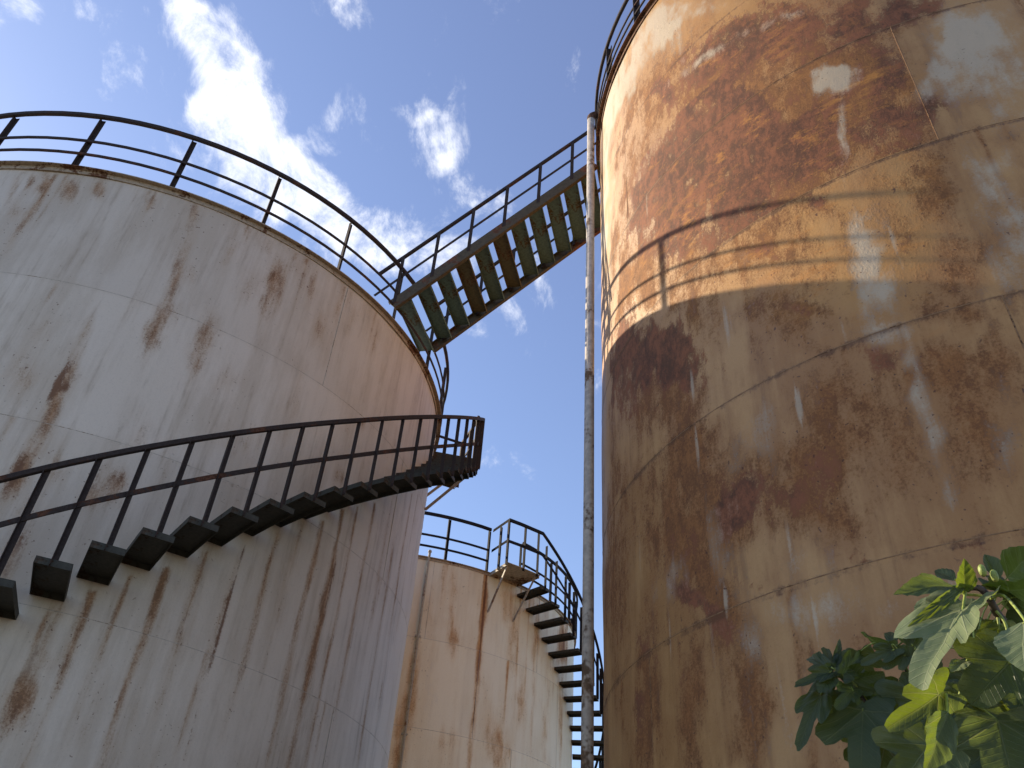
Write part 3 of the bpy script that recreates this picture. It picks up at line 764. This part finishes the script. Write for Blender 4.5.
def roof_and_rim(parent, r, zrim, rim_mat, over, band):
    bm = bmesh.new()
    n = 96
    rings = []
    for rr, z in ((r+.0, zrim-.015), (r*.5, zrim+.28), (.35, zrim+.5), (.35, zrim+.6)):
        rings.append([bm.verts.new((rr*cos(2*PI*i/n), rr*sin(2*PI*i/n), z)) for i in range(n)])
    for A, B in zip(rings, rings[1:]):
        for i in range(n): bm.faces.new((A[i], A[(i+1) % n], B[(i+1) % n], B[i]))
    bm.faces.new(rings[-1])
    obj('roof', bm, M['roof'], parent, smooth=False)
    bm = bmesh.new()
    # top angle: leg down the wall and a flat leg reaching out
    arc(bm, r, 0, 360, lambda a: zrim, [(.004,-band),(.018,-band),(.018,-.014),(over,-.014),(over,0),(.004,0)], 2.5)
    return obj('rim_ring', bm, rim_mat, parent)
def guardrail(parent, r, zb, h, posts, az0, az1, mat, mids=(.235,.495), pw=.07, top=(.055,.075), midw=.04):
    bm = bmesh.new()
    z = lambda a, hh: zb+hh
    arc(bm, r, az0, az1, lambda a: zb+h, rectp(top[0], top[1], .01), 3)
    for k in mids: arc(bm, r-.012, az0, az1, lambda a, k=k: zb+h*k, rectp(midw*.55, midw, .004), 3)
    g = obj('guardrail', bm, mat, parent)
    bm = bmesh.new()
    sweep(bm, [Vector((0,0,0)), Vector((0,0,h-.02))], [X3]*2, [Y3]*2, lprof(pw, .009))
    p0 = None
    for a in posts:
        if p0 is None: p0 = obj('post', bm, mat, g, loc=er(a)*(r-.03)+Z3*zb, rotz=rad(a)); continue
        dup(p0, g, er(a)*(r-.03)+Z3*zb, rad(a))
    return g
def make_tread(parent, mat, w=.8, d=.295, lip=.058, name='tread'):
    """inverted tray, origin at the wall end, x radial"""
    bm = bmesh.new(); t = .006
    box(bm, (w/2,0,-t/2), X3, Y3, Z3, w/2-.004, d/2, t/2)
    for s in (-1, 1): box(bm, (w/2,s*(d/2-t/2),-lip/2-t), X3, Y3, Z3, w/2-.006, t/2, lip/2-.001)
    box(bm, (w-t/2-.004,0,-lip/2-t), X3, Y3, Z3, t/2, d/2-t-.001, lip/2-.001)
    box(bm, (.008,0,-lip/2-t), X3, Y3, Z3, .004, d/2-t-.001, lip/2-.001)
    return obj(name, bm, mat, parent)
def spiral(parent, r, treads, w, rail, mat, tmat, rail_h=1.0, landing=None, braces=(), post_every=1, mids=(.48,), label=None, lmat=None, pw=.052, topw=.066):
    """treads: list of (azimuth, height) bottom to top; rail: list of (azimuth, radius, base height) for the handrail"""
    bm = bmesh.new()
    def path(hh):
        pts, sd = [], []
        for a, rr, zb in rail: pts.append(er(a)*rr+Z3*(zb+hh)); sd.append(er(a))
        return pts, sd
    pts, sd = path(rail_h); sweep(bm, pts, sd, [Z3]*len(pts), rectp(.05, topw, .008))
    for k in mids:
        pts, sd = path(rail_h*k); pts = [p - s_*.015 for p, s_ in zip(pts, sd)]; sweep(bm, pts, sd, [Z3]*len(pts), rectp(.016, topw*.95, .004))
    s = obj('spiral_staircase', bm, mat, parent, label=label)
    first = None
    for a, z in treads:
        if first is None: first = make_tread(s, tmat, w); first.location = er(a)*r+Z3*z; first.rotation_euler = (0,0,rad(a)); continue
        dup(first, s, er(a)*r+Z3*z, rad(a))
    bm = bmesh.new(); sweep(bm, [Vector((0,0,-.06)), Vector((0,0,rail_h-.025))], [X3]*2, [Y3]*2, lprof(pw, .007))
    p0 = None
    for i, (a, z) in enumerate(treads):
        if i % post_every: continue
        loc = er(a)*(r+w+.012)+Z3*z
        if p0 is None: p0 = obj('post', bm, mat, s, loc=loc, rotz=rad(a)); continue
        q = dup(p0, s, loc, rad(a))
        if r < 4.9: q.scale = (1, 1, 1+.06*min(1, max(0, (-40-a)/28)))
    if landing:
        a0, a1, zl, wl, extra = landing
        bm = bmesh.new()
        n = 5
        for z0, z1, sh in ((zl-.012, zl, 0),):
            lo, hi = [], []
            for i in range(n):
                a = a0+(a1-a0)*i/(n-1)
                lo.append(er(a)*(r+.02)); hi.append(er(a)*(r+wl))
            ring = lo + hi[::-1]
            A = [bm.verts.new(p+Z3*z0) for p in ring]; B = [bm.verts.new(p+Z3*z1) for p in ring]
            bm.faces.new(A[::-1]); bm.faces.new(B)
            for i in range(len(ring)): j = (i+1) % len(ring); bm.faces.new((A[i], A[j], B[j], B[i]))
        for a in (a0, a1): box(bm, er(a)*(r+wl/2)+Z3*(zl-.045)+et(a)*(.012 if a == a0 else -.012), er(a), et(a), Z3, wl/2-.02, .006, .03)
        am = (a0+a1)/2
        obj('landing', bm, lmat or tmat, s)
        for a, rr in extra: dup(p0, s, er(a)*rr+Z3*zl, rad(a))
    for a, z_up, z_lo, out in braces:
        bm = bmesh.new()
        p, q = er(a)*(r+out)+Z3*z_up, er(a)*(r+.01)+Z3*z_lo
        sweep(bm, [p, q], [et(a)]*2, [(q-p).normalized().cross(et(a))]*2, lprof(.05, .008))
        obj('brace', bm, M['pale_steel'], s)
    return s
def foundation(parent, r):
    bm = bmesh.new(); arc(bm, r, 0, 360, lambda a: 0, [(-.3,-.2),(.28,-.2),(.28,.1),(.25,.12),(.003,.12),(-.3,.12)], 3)
    obj('foundation', bm, M['concrete'], parent)

# ------------------------------------------------------------------ the white tank, left
G_T = 'riveted steel storage tanks'
LX, LY, LR, LZ = -6.109, 11.676, 4.85, 8.25+EYE
tl = empty('storage_tank', (LX, LY, 0), 'white streaky tank at the left with a dark spiral staircase climbing across its wall', 'tank')
LS = [6.36, 4.51, 2.69, .87, -.95]
LV = [(-41,6.36,8.2),(-112,4.51,6.36),(-18,4.51,6.36),(-94,2.69,4.51),(-25,.87,2.69)]
shell(tl, LR, LZ, LS, LV, BLOBS_L, DRIPS_L, M['shell_L'], {}, 60, rag=.7)
wl = metal_mat('weld_light', (.50,.43,.36), (.36,.25,.16), .5, .6, 6)
welds(tl, LR, LS, LV, wl, .003)
roof_and_rim(tl, LR, LZ, M['rim_L'], .075, .085)
foundation(tl, LR)
posts = [-86.3+14.15*i for i in range(-8, 17)]
posts = [a for a in posts if not (13 < a < 23)]
guardrail(tl, LR+.075, LZ+.002, 1.03, posts + [12.3, 24.3], 24.3-360, 12.3, M['rail'], pw=.056, top=(.05,.072), midw=.042)
tr = [(-68.75+3.61*k, EYE+2.60+.247*k) for k in range(-16, 23)]
tr = [(a, z) for a, z in tr if z > .12]
hz = lambda a: EYE+2.60+.247*(a+68.4)/3.61
w = .8
rail = [(a, LR+w+.012, hz(a)+.06*min(1, max(0, (-40-a)/28))) for a in np.arange(tr[0][0], 13.0, 1.8)] + [(13.2, LR+w+.012, LZ), (18, LR+w+.012, LZ), (23.6, LR+w+.012, LZ), (23.6, LR+.1, LZ)]
spiral(tl, LR, tr, w, rail, M['rail'], M['tread'], 1.0, (13, 24, LZ, .8, [(13.6, LR+w+.012), (18.5, LR+w+.012), (23.4, LR+w+.012)]),
       [(2, hz(2)-.06, hz(2)-.92, .74), (15, LZ-.02, LZ-.9, .74)], 1, (.5,))

# ------------------------------------------------------------------ the cream tank, far
FX, FY, FR, FZ = -2.72, 22.064, 4.97, 8.25+EYE
tf = empty('storage_tank', (FX, FY, 0), 'cream tank in the gap between the two nearer tanks, lit warm, farthest away', 'tank')
FS = [6.39, 4.56, 2.73, .9, -.93]
FV = [(-75,6.39,8.2),(-40,6.39,8.2),(-60,4.56,6.39),(-28,4.56,6.39),(-48,2.73,4.56)]
shell(tf, FR, FZ, FS, FV, BLOBS_F, DRIPS_F, M['shell_F'], {}, 60, daz=.6, runs=60, rag=.6)
welds(tf, FR, FS, FV, wl, .003)
roof_and_rim(tf, FR, FZ, M['rim_L'], .06, .07)
foundation(tf, FR)
posts = [-72.3-14*i for i in range(0, 8)] + [-60.2, -49.0] + [-35-14*i*-1 for i in range(0, 16)]
posts = [a for a in posts if a < 170]
guardrail(tf, FR+.07, FZ+.002, 1.07, posts, -49.0, 180+119.8, M['rail_dark'], pw=.075, top=(.05,.08), midw=.05)
tr = [(-47.8+3.7*k, FZ-.25-.245*k) for k in range(0, 40)]
tr = [(a, z) for a, z in tr if z > .12]
hz = lambda a: FZ+.0-.0662*(a+49.5)
rail = [(-59.5, FR+.08, FZ), (-59.5, FR+.4, FZ), (-59.5, FR+.77, FZ), (-56, FR+.78, FZ), (-52, FR+.79, FZ)] + [(a, FR+.812, hz(a)) for a in np.arange(-49.5, tr[-1][0], 1.8)]
spiral(tf, FR, tr, .8, rail, M['rail_dark'], M['tread'], 1.07, (-59.3, -49.6, FZ, .78, [(-59.2, FR+.76), (-59.2, FR+.42), (-54.5, FR+.78), (-50.4, FR+.79)]),
       [(-58.6, FZ-.02, FZ-.95, .72), (-50.2, FZ-.02, FZ-.95, .72)], 1, (.5,), lmat=M['landing'], pw=.07, topw=.08)
bm = bmesh.new()
pz = [(er(-76.8)*(FR+.05)+Z3*.12), (er(-76.8)*(FR+.05)+Z3*(FZ-.12)), (er(-76.8)*(FR+.09)+Z3*(FZ-.02)), (er(-76.8)*(FR+.11)+Z3*(FZ+.08))]
tube(bm, pz, .03, .03, 8)
bmesh.ops.create_uvsphere(bm, u_segments=10, v_segments=6, radius=.045, matrix=Matrix.Translation(er(-76.8)*(FR+.11)+Z3*(FZ+.1)))
cp = obj('pipe', bm, M['pale_steel'], tf, smooth=True)
for z in (2, 4, 6, 8):
    bm = bmesh.new(); box(bm, er(-76.8)*(FR+.03)+Z3*z, er(-76.8), et(-76.8), Z3, .03, .06, .015); obj('bracket', bm, M['pale_steel'], cp)

# ------------------------------------------------------------------ the rusty tank, right
RX, RY, RR, RZ = 5.521, 7.829, 4.386, 11.774+EYE
tr_ = empty('storage_tank', (RX, RY, 0), 'tall brown tank at the right, heavily rusted, half in sun under a cast railing shadow', 'tank')
RS = [9.76, 7.91, 6.075, 4.257, 2.49, .68, -1.1]
RV = [(241.3,6.075,7.91),(241.0,2.49,4.257),(194.7,7.91,9.76),(262,4.257,6.075),(196,.68,2.49)]
clips = {'A': (6.075, 8.7, 176, 241.3), '0': (7.5, 9.9, 150, 262)}
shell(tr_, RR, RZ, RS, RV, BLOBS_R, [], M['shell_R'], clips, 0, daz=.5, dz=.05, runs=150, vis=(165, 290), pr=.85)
wr = metal_mat('weld_rusty', (.30,.165,.075), (.17,.08,.035), .5, .6, 8)
welds(tr_, RR, [z for z in RS if z not in (9.76,)], RV, wr, .0045)
roof_and_rim(tr_, RR, RZ, M['rim_R'], .075, .10)
foundation(tr_, RR)
posts = [-157.8-13.1*i for i in range(0, 27)]
guardrail(tr_, RR+.07, RZ+.002, 1.0, posts, 0, 360, M['rail'], pw=.075, top=(.05,.075), midw=.042)
bm = bmesh.new()
pa = 178; pb = er(pa)*(RR+.175)
tube(bm, [pb+Z3*.1, pb+Z3*(RZ+.2)], .06, .06, 16)
pp = obj('drain_pipe', bm, M['pipe'], tr_, smooth=True, label='white painted vertical pipe, rust streaked, running up the tank')
bm = bmesh.new()
el = [pb+Z3*(RZ+.17), pb+Z3*(RZ+.25), pb+Z3*(RZ+.31)-er(pa)*.05, pb+Z3*(RZ+.33)-er(pa)*.13, pb+Z3*(RZ+.33)-er(pa)*.45, pb+Z3*(RZ+.1)-er(pa)*.5]
tube(bm, smooth_path(el, 4), .062, .062, 14); obj('elbow', bm, M['rim_R'], pp, smooth=True)
bms = None
for z in (.9,):
    bm = bmesh.new(); box(bm, er(pa)*(RR+.055)+Z3*z, er(pa), et(pa), Z3, .05, .006, .012)
    arc_c = pb+Z3*z
    sweep(bm, [arc_c-Z3*.012, arc_c+Z3*.012], [X3]*2, [Y3]*2, roundp(.0605, 16)); obj('bracket', bm, M['pale_steel'], pp)

# ------------------------------------------------------------------ the stair that joins the white and the rusty tank
sa = rad(-14.96); u = Vector((cos(sa), sin(sa), 0)); nrm = Vector((-sin(sa), cos(sa), 0)); SL = .9; SW = 1.28
A0 = Vector((-1.9, 9.17, 8.5+EYE)); cs = empty('connecting_staircase', (-1.9, 9.17, 8.5+EYE), 'dark green open-tread staircase bridging the gap between the white and the rusty tank', 'staircase')
dirv = (u+Z3*SL).normalized(); upv = dirv.cross(nrm)*-1
if upv.z < 0: upv = -upv
Lx = 3.08
def at(t, off, dz=0): return u*t + Z3*(SL*t+dz) + nrm*off
for off, t0, t1 in ((0, -.02, Lx), (SW, .2, Lx+.5)):
    bm = bmesh.new(); s_ = 1 if off == 0 else -1
    h = .095
    prof = [(-.03*s_,-h),(.03*s_,-h),(.03*s_,-h+.012),(-.018*s_,-h+.012),(-.018*s_,h-.012),(.03*s_,h-.012),(.03*s_,h),(-.03*s_,h)]
    sweep(bm, [at(t0, off), at(t1, off)], [nrm]*2, [upv]*2, prof)
    obj('stringer', bm, M['stringer'], cs)
bm = bmesh.new()
for k, dx in ((0, 0),):
    box(bm, (0, 0, 0), u, nrm, Z3, .125, SW/2-.033, .004)
    box(bm, u*-.12-Z3*.026, u, nrm, Z3, .004, SW/2-.034, .021); box(bm, u*.12-Z3*.026, u, nrm, Z3, .004, SW/2-.034, .021)
t0 = obj('tread', bm, M['tread_green'], cs, loc=at(.14, SW/2, .0))
for i in range(1, 12): dup(t0, cs, at(.14+.281*i, SW/2, .0))
M['tread_brown'] = metal_mat('tread_rusty', (.13,.105,.055), (.17,.09,.045), .5, .65, 4)
for o_, k in zip([o for o in cs.children if o.name.startswith('tread')], range(12)):
    if k in (3, 5):
        o_.data = o_.data.copy(); o_.data.materials[0] = M['tread_brown']; o_['label'] = 'rusty brown tread'
for off, t_list in ((0, [.02+.537*i for i in range(0, 6)]), (SW, [.4+.537*i for i in range(0, 6)])):
    bm = bmesh.new()
    ts, te = (-.35, Lx+.1) if off == 0 else (.05, Lx+.45)
    o2 = off - .005 if off == 0 else off + .005
    sweep(bm, [at(ts, o2, 1.03), at(te, o2, 1.03)], [nrm]*2, [upv]*2, rectp(.05, .055, .008))
    sweep(bm, [at(ts, o2, .56), at(te, o2, .56)], [nrm]*2, [upv]*2, rectp(.014, .045, .003))
    hr = obj('handrail', bm, M['rail'], cs)
    bm = bmesh.new(); sweep(bm, [Vector((0,0,.0)), Vector((0,0,1.0))], [u]*2, [nrm]*2, lprof(.055, .008))
    p0 = obj('post', bm, M['rail'], hr, loc=at(t_list[0], o2))
    for t in t_list[1:]: dup(p0, hr, at(t, o2))

# ------------------------------------------------------------------ fig tree
ft = empty('fig_tree', (1.25, 1.95, 0), 'leafy green fig tree reaching in at the lower right in front of the rusty tank', 'tree')
FO = Vector((1.25, 1.95, 0))
bm = bmesh.new()
tube(bm, smooth_path([Vector((0,0,-.1)), Vector((.02,.02,.5)), Vector((-.05,.05,.95)), Vector((0,.0,1.3))], 6), .075, .045, 12)
obj('trunk', bm, M['bark'], ft, smooth=True)
top = Vector((0,0,1.25))
bb = bmesh.new()
for pts, ra, rb, kind in STEMS:
    P_ = [Vector(p)+Z3*EYE-FO for p in pts]
    if kind == 'branch' and (P_[0]-top).length < 1.6:
        mid = (P_[0]+top)/2+Vector((.05,.05,-.12))
        if ra > .0075: tube(bb, smooth_path([top, mid, P_[0]], 6), ra*2.0, ra, 10)
    if kind == 'branch': tube(bb, smooth_path(P_, 5), ra, rb, 8)
    else: bp_ = bmesh.new(); tube(bp_, smooth_path(P_, 5), ra, rb, 8); obj('leaf_stem', bp_, M['green_stem'], ft, smooth=True)
extra = []
for i in range(7):
    a = random.uniform(-1.2, 1.6); l = random.uniform(.5, 1.0)
    e = top+Vector((cos(a)*l+.25, sin(a)*l*.8, random.uniform(-.25, .05)))
    tube(bb, smooth_path([top, (top+e)/2+Z3*.1, e], 5), .02, .007, 8)
    for k in range(12): extra.append(e+Vector((random.gauss(0,.16), random.gauss(0,.16), random.gauss(-.03,.12))))
spine = []
for pts, ra, rb, kind in STEMS:
    if kind == 'branch': spine += smooth_path([Vector(p)+Z3*EYE-FO for p in pts], 8)
for bx, by, bz, *_r in LEAVES:
    q = Vector((bx, by, bz+EYE))-FO; tdir = (Vector((_r[0], _r[1], _r[2]+EYE))-FO-q).normalized()
    near = min(spine, key=lambda p_: (p_-q).length + .4*max(0, (p_-q).normalized().dot(tdir)))
    d_ = (near-q).length
    if d_ < .012: continue
    bm = bmesh.new(); tube(bm, smooth_path([near, near*.5+q*.5-tdir*.12*d_+Z3*.08*d_, q-tdir*.05*d_, q+tdir*.004], 4), .0026, .0018, 6)
    obj('leaf_stem', bm, M['green_stem'], ft, smooth=True)
obj('branch', bb, M['bark'], ft, smooth=True)

def leaf_geo(kind, length, width, fold, curl, seed):
    rnd = random.Random(seed)
    V, UV, F = [], [], []
    NA, NR = 60, 7
    lob = {'lobe5': [(0,1,.56),(54,.86,.48),(-54,.86,.48),(108,.58,.55),(-108,.58,.55)],
           'lobe3': [(0,1,.62),(60,.78,.54),(-60,.78,.54),(112,.48,.6),(-112,.48,.6)]}.get(kind)
    ph = rnd.uniform(0, 6)
    if lob:
        lob = [(a+rnd.uniform(-4,4), l*rnd.uniform(.93,1.06), w_) for a, l, w_ in lob]
        def R_(th):
            best = .2
            for a, l, w_ in lob:
                d = abs((th-a+180) % 360-180)
                k = rad(d)/w_
                # petal outline: narrow waist, rounded end
                v = l*math.exp(-abs(k)**2.6*.9)
                best = max(best, v)
            notch = abs((th-180+180) % 360-180)
            if notch > 150: pass
            d180 = abs(abs((th+180) % 360-180)-180)
            best *= 1 - .72*math.exp(-(d180/22)**2)
            best = max(best, .5 if d180 > 60 else .1)
            return best*(1+.018*sin(rad(th)*23+ph)+.012*sin(rad(th)*41))
        cy = .0
    else:
        def R_(th): return None
    V.append((0, 0)); 
    for j in range(1, NR+1):
        for i in range(NA):
            th = 360*i/NA
            if lob:
                rr = R_(th)*j/NR
                V.append((sin(rad(th))*rr, cos(rad(th))*rr))
            else:
                x = sin(rad(th)); y = cos(rad(th))
                yy = .5+.5*y*(j/NR); s_ = max(0, sin(PI*min(1, max(0, (.5+.5*y))))) ** .75
                asym = .5*(1-.25*y)*(1+.04*sin(th*.35+ph))
                V.append((math.copysign(1, x)*s_*asym*(j/NR) if abs(x) > 1e-6 else 0, yy))
    if not lob: V[0] = (0, .5)
    for i in range(NA): F.append((0, 1+i, 1+(i+1) % NA))
    for j in range(NR-1):
        for i in range(NA):
            a = 1+j*NA; b_ = a+NA; k = (i+1) % NA
            F.append((a+i, b_+i, b_+k, a+k))
    pts = []
    wx = width/length/1.35 if lob else width/length
    f_a, f_b = rnd.uniform(0, 6), rnd.uniform(0, 6)
    for x, y in V:
        xx = x*wx; r_ = math.hypot(x, y)
        zz = -curl*.45*max(y, 0)**2 + fold*abs(xx)*.9 - .25*fold*xx*xx
        zz += .018*sin(9*y+f_a)+.022*sin(11*x+f_b)*abs(x)*2 + .012*sin(26*(y-.75*abs(x)))*min(1, abs(x)*4)
        sh = 1-curl*.12*max(y, 0)**2
        pts.append((xx*length, y*length*sh, zz*length))
        UV.append((x*.9+.5, y))
    return pts, UV, F

verts, faces, uvs, tones = [], [], [], []
def add_leaf(b_, t_, n_, width, kind, fold, curl, seed, tone):
    b_, t_, n_ = Vector(b_), Vector(t_), Vector(n_)
    ay = (t_-b_); L = ay.length; ay.normalize(); n_ = (n_-ay*n_.dot(ay)).normalized(); ax = ay.cross(n_)
    p, uv, F = leaf_geo(kind, L, width, fold, curl, seed)
    o0 = len(verts)
    for x, y, z in p: verts.append(b_+ax*x+ay*y+n_*z)
    uvs.extend(uv); tones.extend([tone]*len(p))
    faces.extend([tuple(o0+i for i in f) for f in F])
rt_ = random.Random(5)
for i, (bx, by, bz, tx, ty, tz, nx_, ny_, nz_, w_, kind, fold, curl, tn) in enumerate(LEAVES):
    add_leaf(Vector((bx,by,bz+EYE))-FO, Vector((tx,ty,tz+EYE))-FO, (nx_,ny_,nz_), w_, kind, fold, curl, i, 2.0 if tn == 2 else rt_.uniform(0,1))  # highest tone gives the painted sunlit sheen
for i, e in enumerate(extra):
    w0 = e+FO
    az_ = math.degrees(math.atan2(w0.x, w0.y)); el_ = math.degrees(math.atan2(w0.z-EYE, math.hypot(w0.x, w0.y)))
    if az_ < 37 and el_ > -6: continue
    d = Vector((random.uniform(-1,1), random.uniform(-1,1), random.uniform(-.6,.2))).normalized()*random.uniform(.12,.2)
    add_leaf(e, e+d, Vector((random.uniform(-.5,.5), random.uniform(-.5,.5), 1)), d.length*1.0, rt_.choice(['lobe5','lobe5','lobe3']), .2, .3, 500+i, rt_.uniform(0,1))
me = bpy.data.meshes.new('foliage'); me.from_pydata([tuple(v) for v in verts], [], faces); me.update()
ul = me.uv_layers.new(name='UVMap')
li = np.zeros(len(me.loops), np.int32); me.loops.foreach_get('vertex_index', li)
ul.data.foreach_set('uv', np.array(uvs, np.float32)[li].ravel())
at_ = me.attributes.new('tone', 'FLOAT', 'POINT'); at_.data.foreach_set('value', np.array(tones, np.float32))
me.polygons.foreach_set('use_smooth', [True]*len(me.polygons)); me.materials.append(M['leaf'])
fo = bpy.data.objects.new('foliage', me); C.objects.link(fo); fo.parent = ft
# small unripe fig buds at the shoot tip
bud = Vector(STEMS[0][0][-2])+Z3*EYE-FO
for k, (dx, dz) in enumerate(((.004,.03),(.022,.022))):
    bm = bmesh.new(); bmesh.ops.create_uvsphere(bm, u_segments=10, v_segments=8, radius=.008, matrix=Matrix.Diagonal((.8,.8,1.4,1)))
    obj('bud', bm, M['green_stem'], ft, smooth=True, loc=bud+Vector((dx,-.01,dz)))

# ------------------------------------------------------------------ ground
bm = bmesh.new()
n = 40
rings = [[bm.verts.new((0,0,0))]]
for rr in (6, 14, 30, 70, 200, 900, 3000):
    rings.append([bm.verts.new((rr*cos(2*PI*i/n), rr*sin(2*PI*i/n), 0)) for i in range(n)])
for i in range(n): bm.faces.new((rings[0][0], rings[1][i], rings[1][(i+1) % n]))
for A, B in zip(rings[1:], rings[2:]):
    for i in range(n): bm.faces.new((A[i], B[i], B[(i+1) % n], A[(i+1) % n]))
obj('ground', bm, M['ground'], kind='structure')

# ------------------------------------------------------------------ sky, sun
SUN_AZ, SUN_EL = rad(-61.5), rad(27.0)
w = bpy.data.worlds.new('World'); scene.world = w; w.use_nodes = True
t = NT(w.node_tree); bg = w.node_tree.nodes['Background']
sky = t.n('ShaderNodeTexSky', sky_type='NISHITA', sun_disc=False); sky.sun_elevation = SUN_EL; sky.sun_rotation = SUN_AZ
sky.air_density = 1.0; sky.dust_density = .3; sky.ozone_density = 2.5
co = t.n('ShaderNodeTexCoord').outputs['Generated']
nz = t.n('ShaderNodeTexNoise'); t.link(co, nz.inputs['Vector']); nz.inputs['Scale'].default_value = 5; nz.inputs['Detail'].default_value = 2
sb = t.n('ShaderNodeVectorMath', operation='SUBTRACT'); t.link(nz.outputs['Color'], sb.inputs[0]); sb.inputs[1].default_value = (.5,.5,.5)
sc = t.n('ShaderNodeVectorMath', operation='SCALE'); t.link(sb.outputs[0], sc.inputs[0]); sc.inputs['Scale'].default_value = .13
wd0 = t.n('ShaderNodeVectorMath', operation='ADD'); t.link(co, wd0.inputs[0]); t.link(sc.outputs[0], wd0.inputs[1])
wd = t.n('ShaderNodeVectorMath', operation='NORMALIZE'); t.link(wd0.outputs[0], wd.inputs[0])
acc = 0.0
for dx, dy, dz_, r_, s_ in CLOUDS:      # soft round cloud masses, each a falloff round its direction
    k_ = 1/(1-cos(r_*1.75))
    dt = t.n('ShaderNodeVectorMath', operation='DOT_PRODUCT'); t.link(wd.outputs[0], dt.inputs[0]); dt.inputs[1].default_value = (dx, dy, dz_)
    acc = t.math('MULTIPLY_ADD', t.math('MULTIPLY_ADD', dt.outputs['Value'], k_, 1-k_, clamp=True), s_, acc)
acc = t.math('MINIMUM', acc, 1.15)
st = t.n('ShaderNodeMapping'); t.link(co, st.inputs[0]); st.inputs['Scale'].default_value = (1.15, .6, 1.0); st.inputs['Rotation'].default_value = (rad(20), rad(25), rad(-20))
f1 = t.noise(st.outputs[0], 12, 8, .70, .35)
dens = t.math('MULTIPLY_ADD', t.math('SUBTRACT', f1, .5), 4.0, acc)
cf = t.math('MULTIPLY', t.step(dens, .34, 1.75), .95)
veil = t.n('ShaderNodeVectorMath', operation='ADD'); t.link(sky.outputs[0], veil.inputs[0]); veil.inputs[1].default_value = (.24,.12,.30)
mixc = t.mix(cf, veil.outputs[0], (6.4, 6.5, 6.8))
t.link(mixc, bg.inputs[0]); bg.inputs[1].default_value = .15

sl = bpy.data.lights.new('sun', 'SUN'); sl.energy = 5.0; sl.angle = rad(.53); sl.color = (1, .85, .62)
so = bpy.data.objects.new('sun', sl); C.objects.link(so)
sd = Vector((cos(SUN_EL)*sin(SUN_AZ), cos(SUN_EL)*cos(SUN_AZ), sin(SUN_EL)))
so.rotation_euler = sd.to_track_quat('Z', 'Y').to_euler(); so.location = sd*60

# ------------------------------------------------------------------ camera
cam = bpy.data.cameras.new('camera'); cam.sensor_width = 36; cam.lens = 817.345/1024*36; cam.clip_end = 8000; cam.clip_start = .05
co_ = bpy.data.objects.new('camera', cam); C.objects.link(co_)
rt = Vector((.99682194,-.04903207,.06278438)); up = Vector((-.07966193,-.61354585,.78563062)); fw = Vector((0,.78813536,.61550195))
mw = Matrix((( rt.x, up.x, -fw.x, 0), (rt.y, up.y, -fw.y, 0), (rt.z, up.z, -fw.z, EYE), (0,0,0,1)))
co_.matrix_world = mw
scene.camera = co_
scene.render.engine = 'CYCLES'
vs = scene.view_settings; vs.view_transform = 'Standard'; vs.look = 'None'; vs.gamma = 1; vs.exposure = .5; vs.use_curve_mapping = False
scene.render.resolution_x, scene.render.resolution_y = 1024, 768
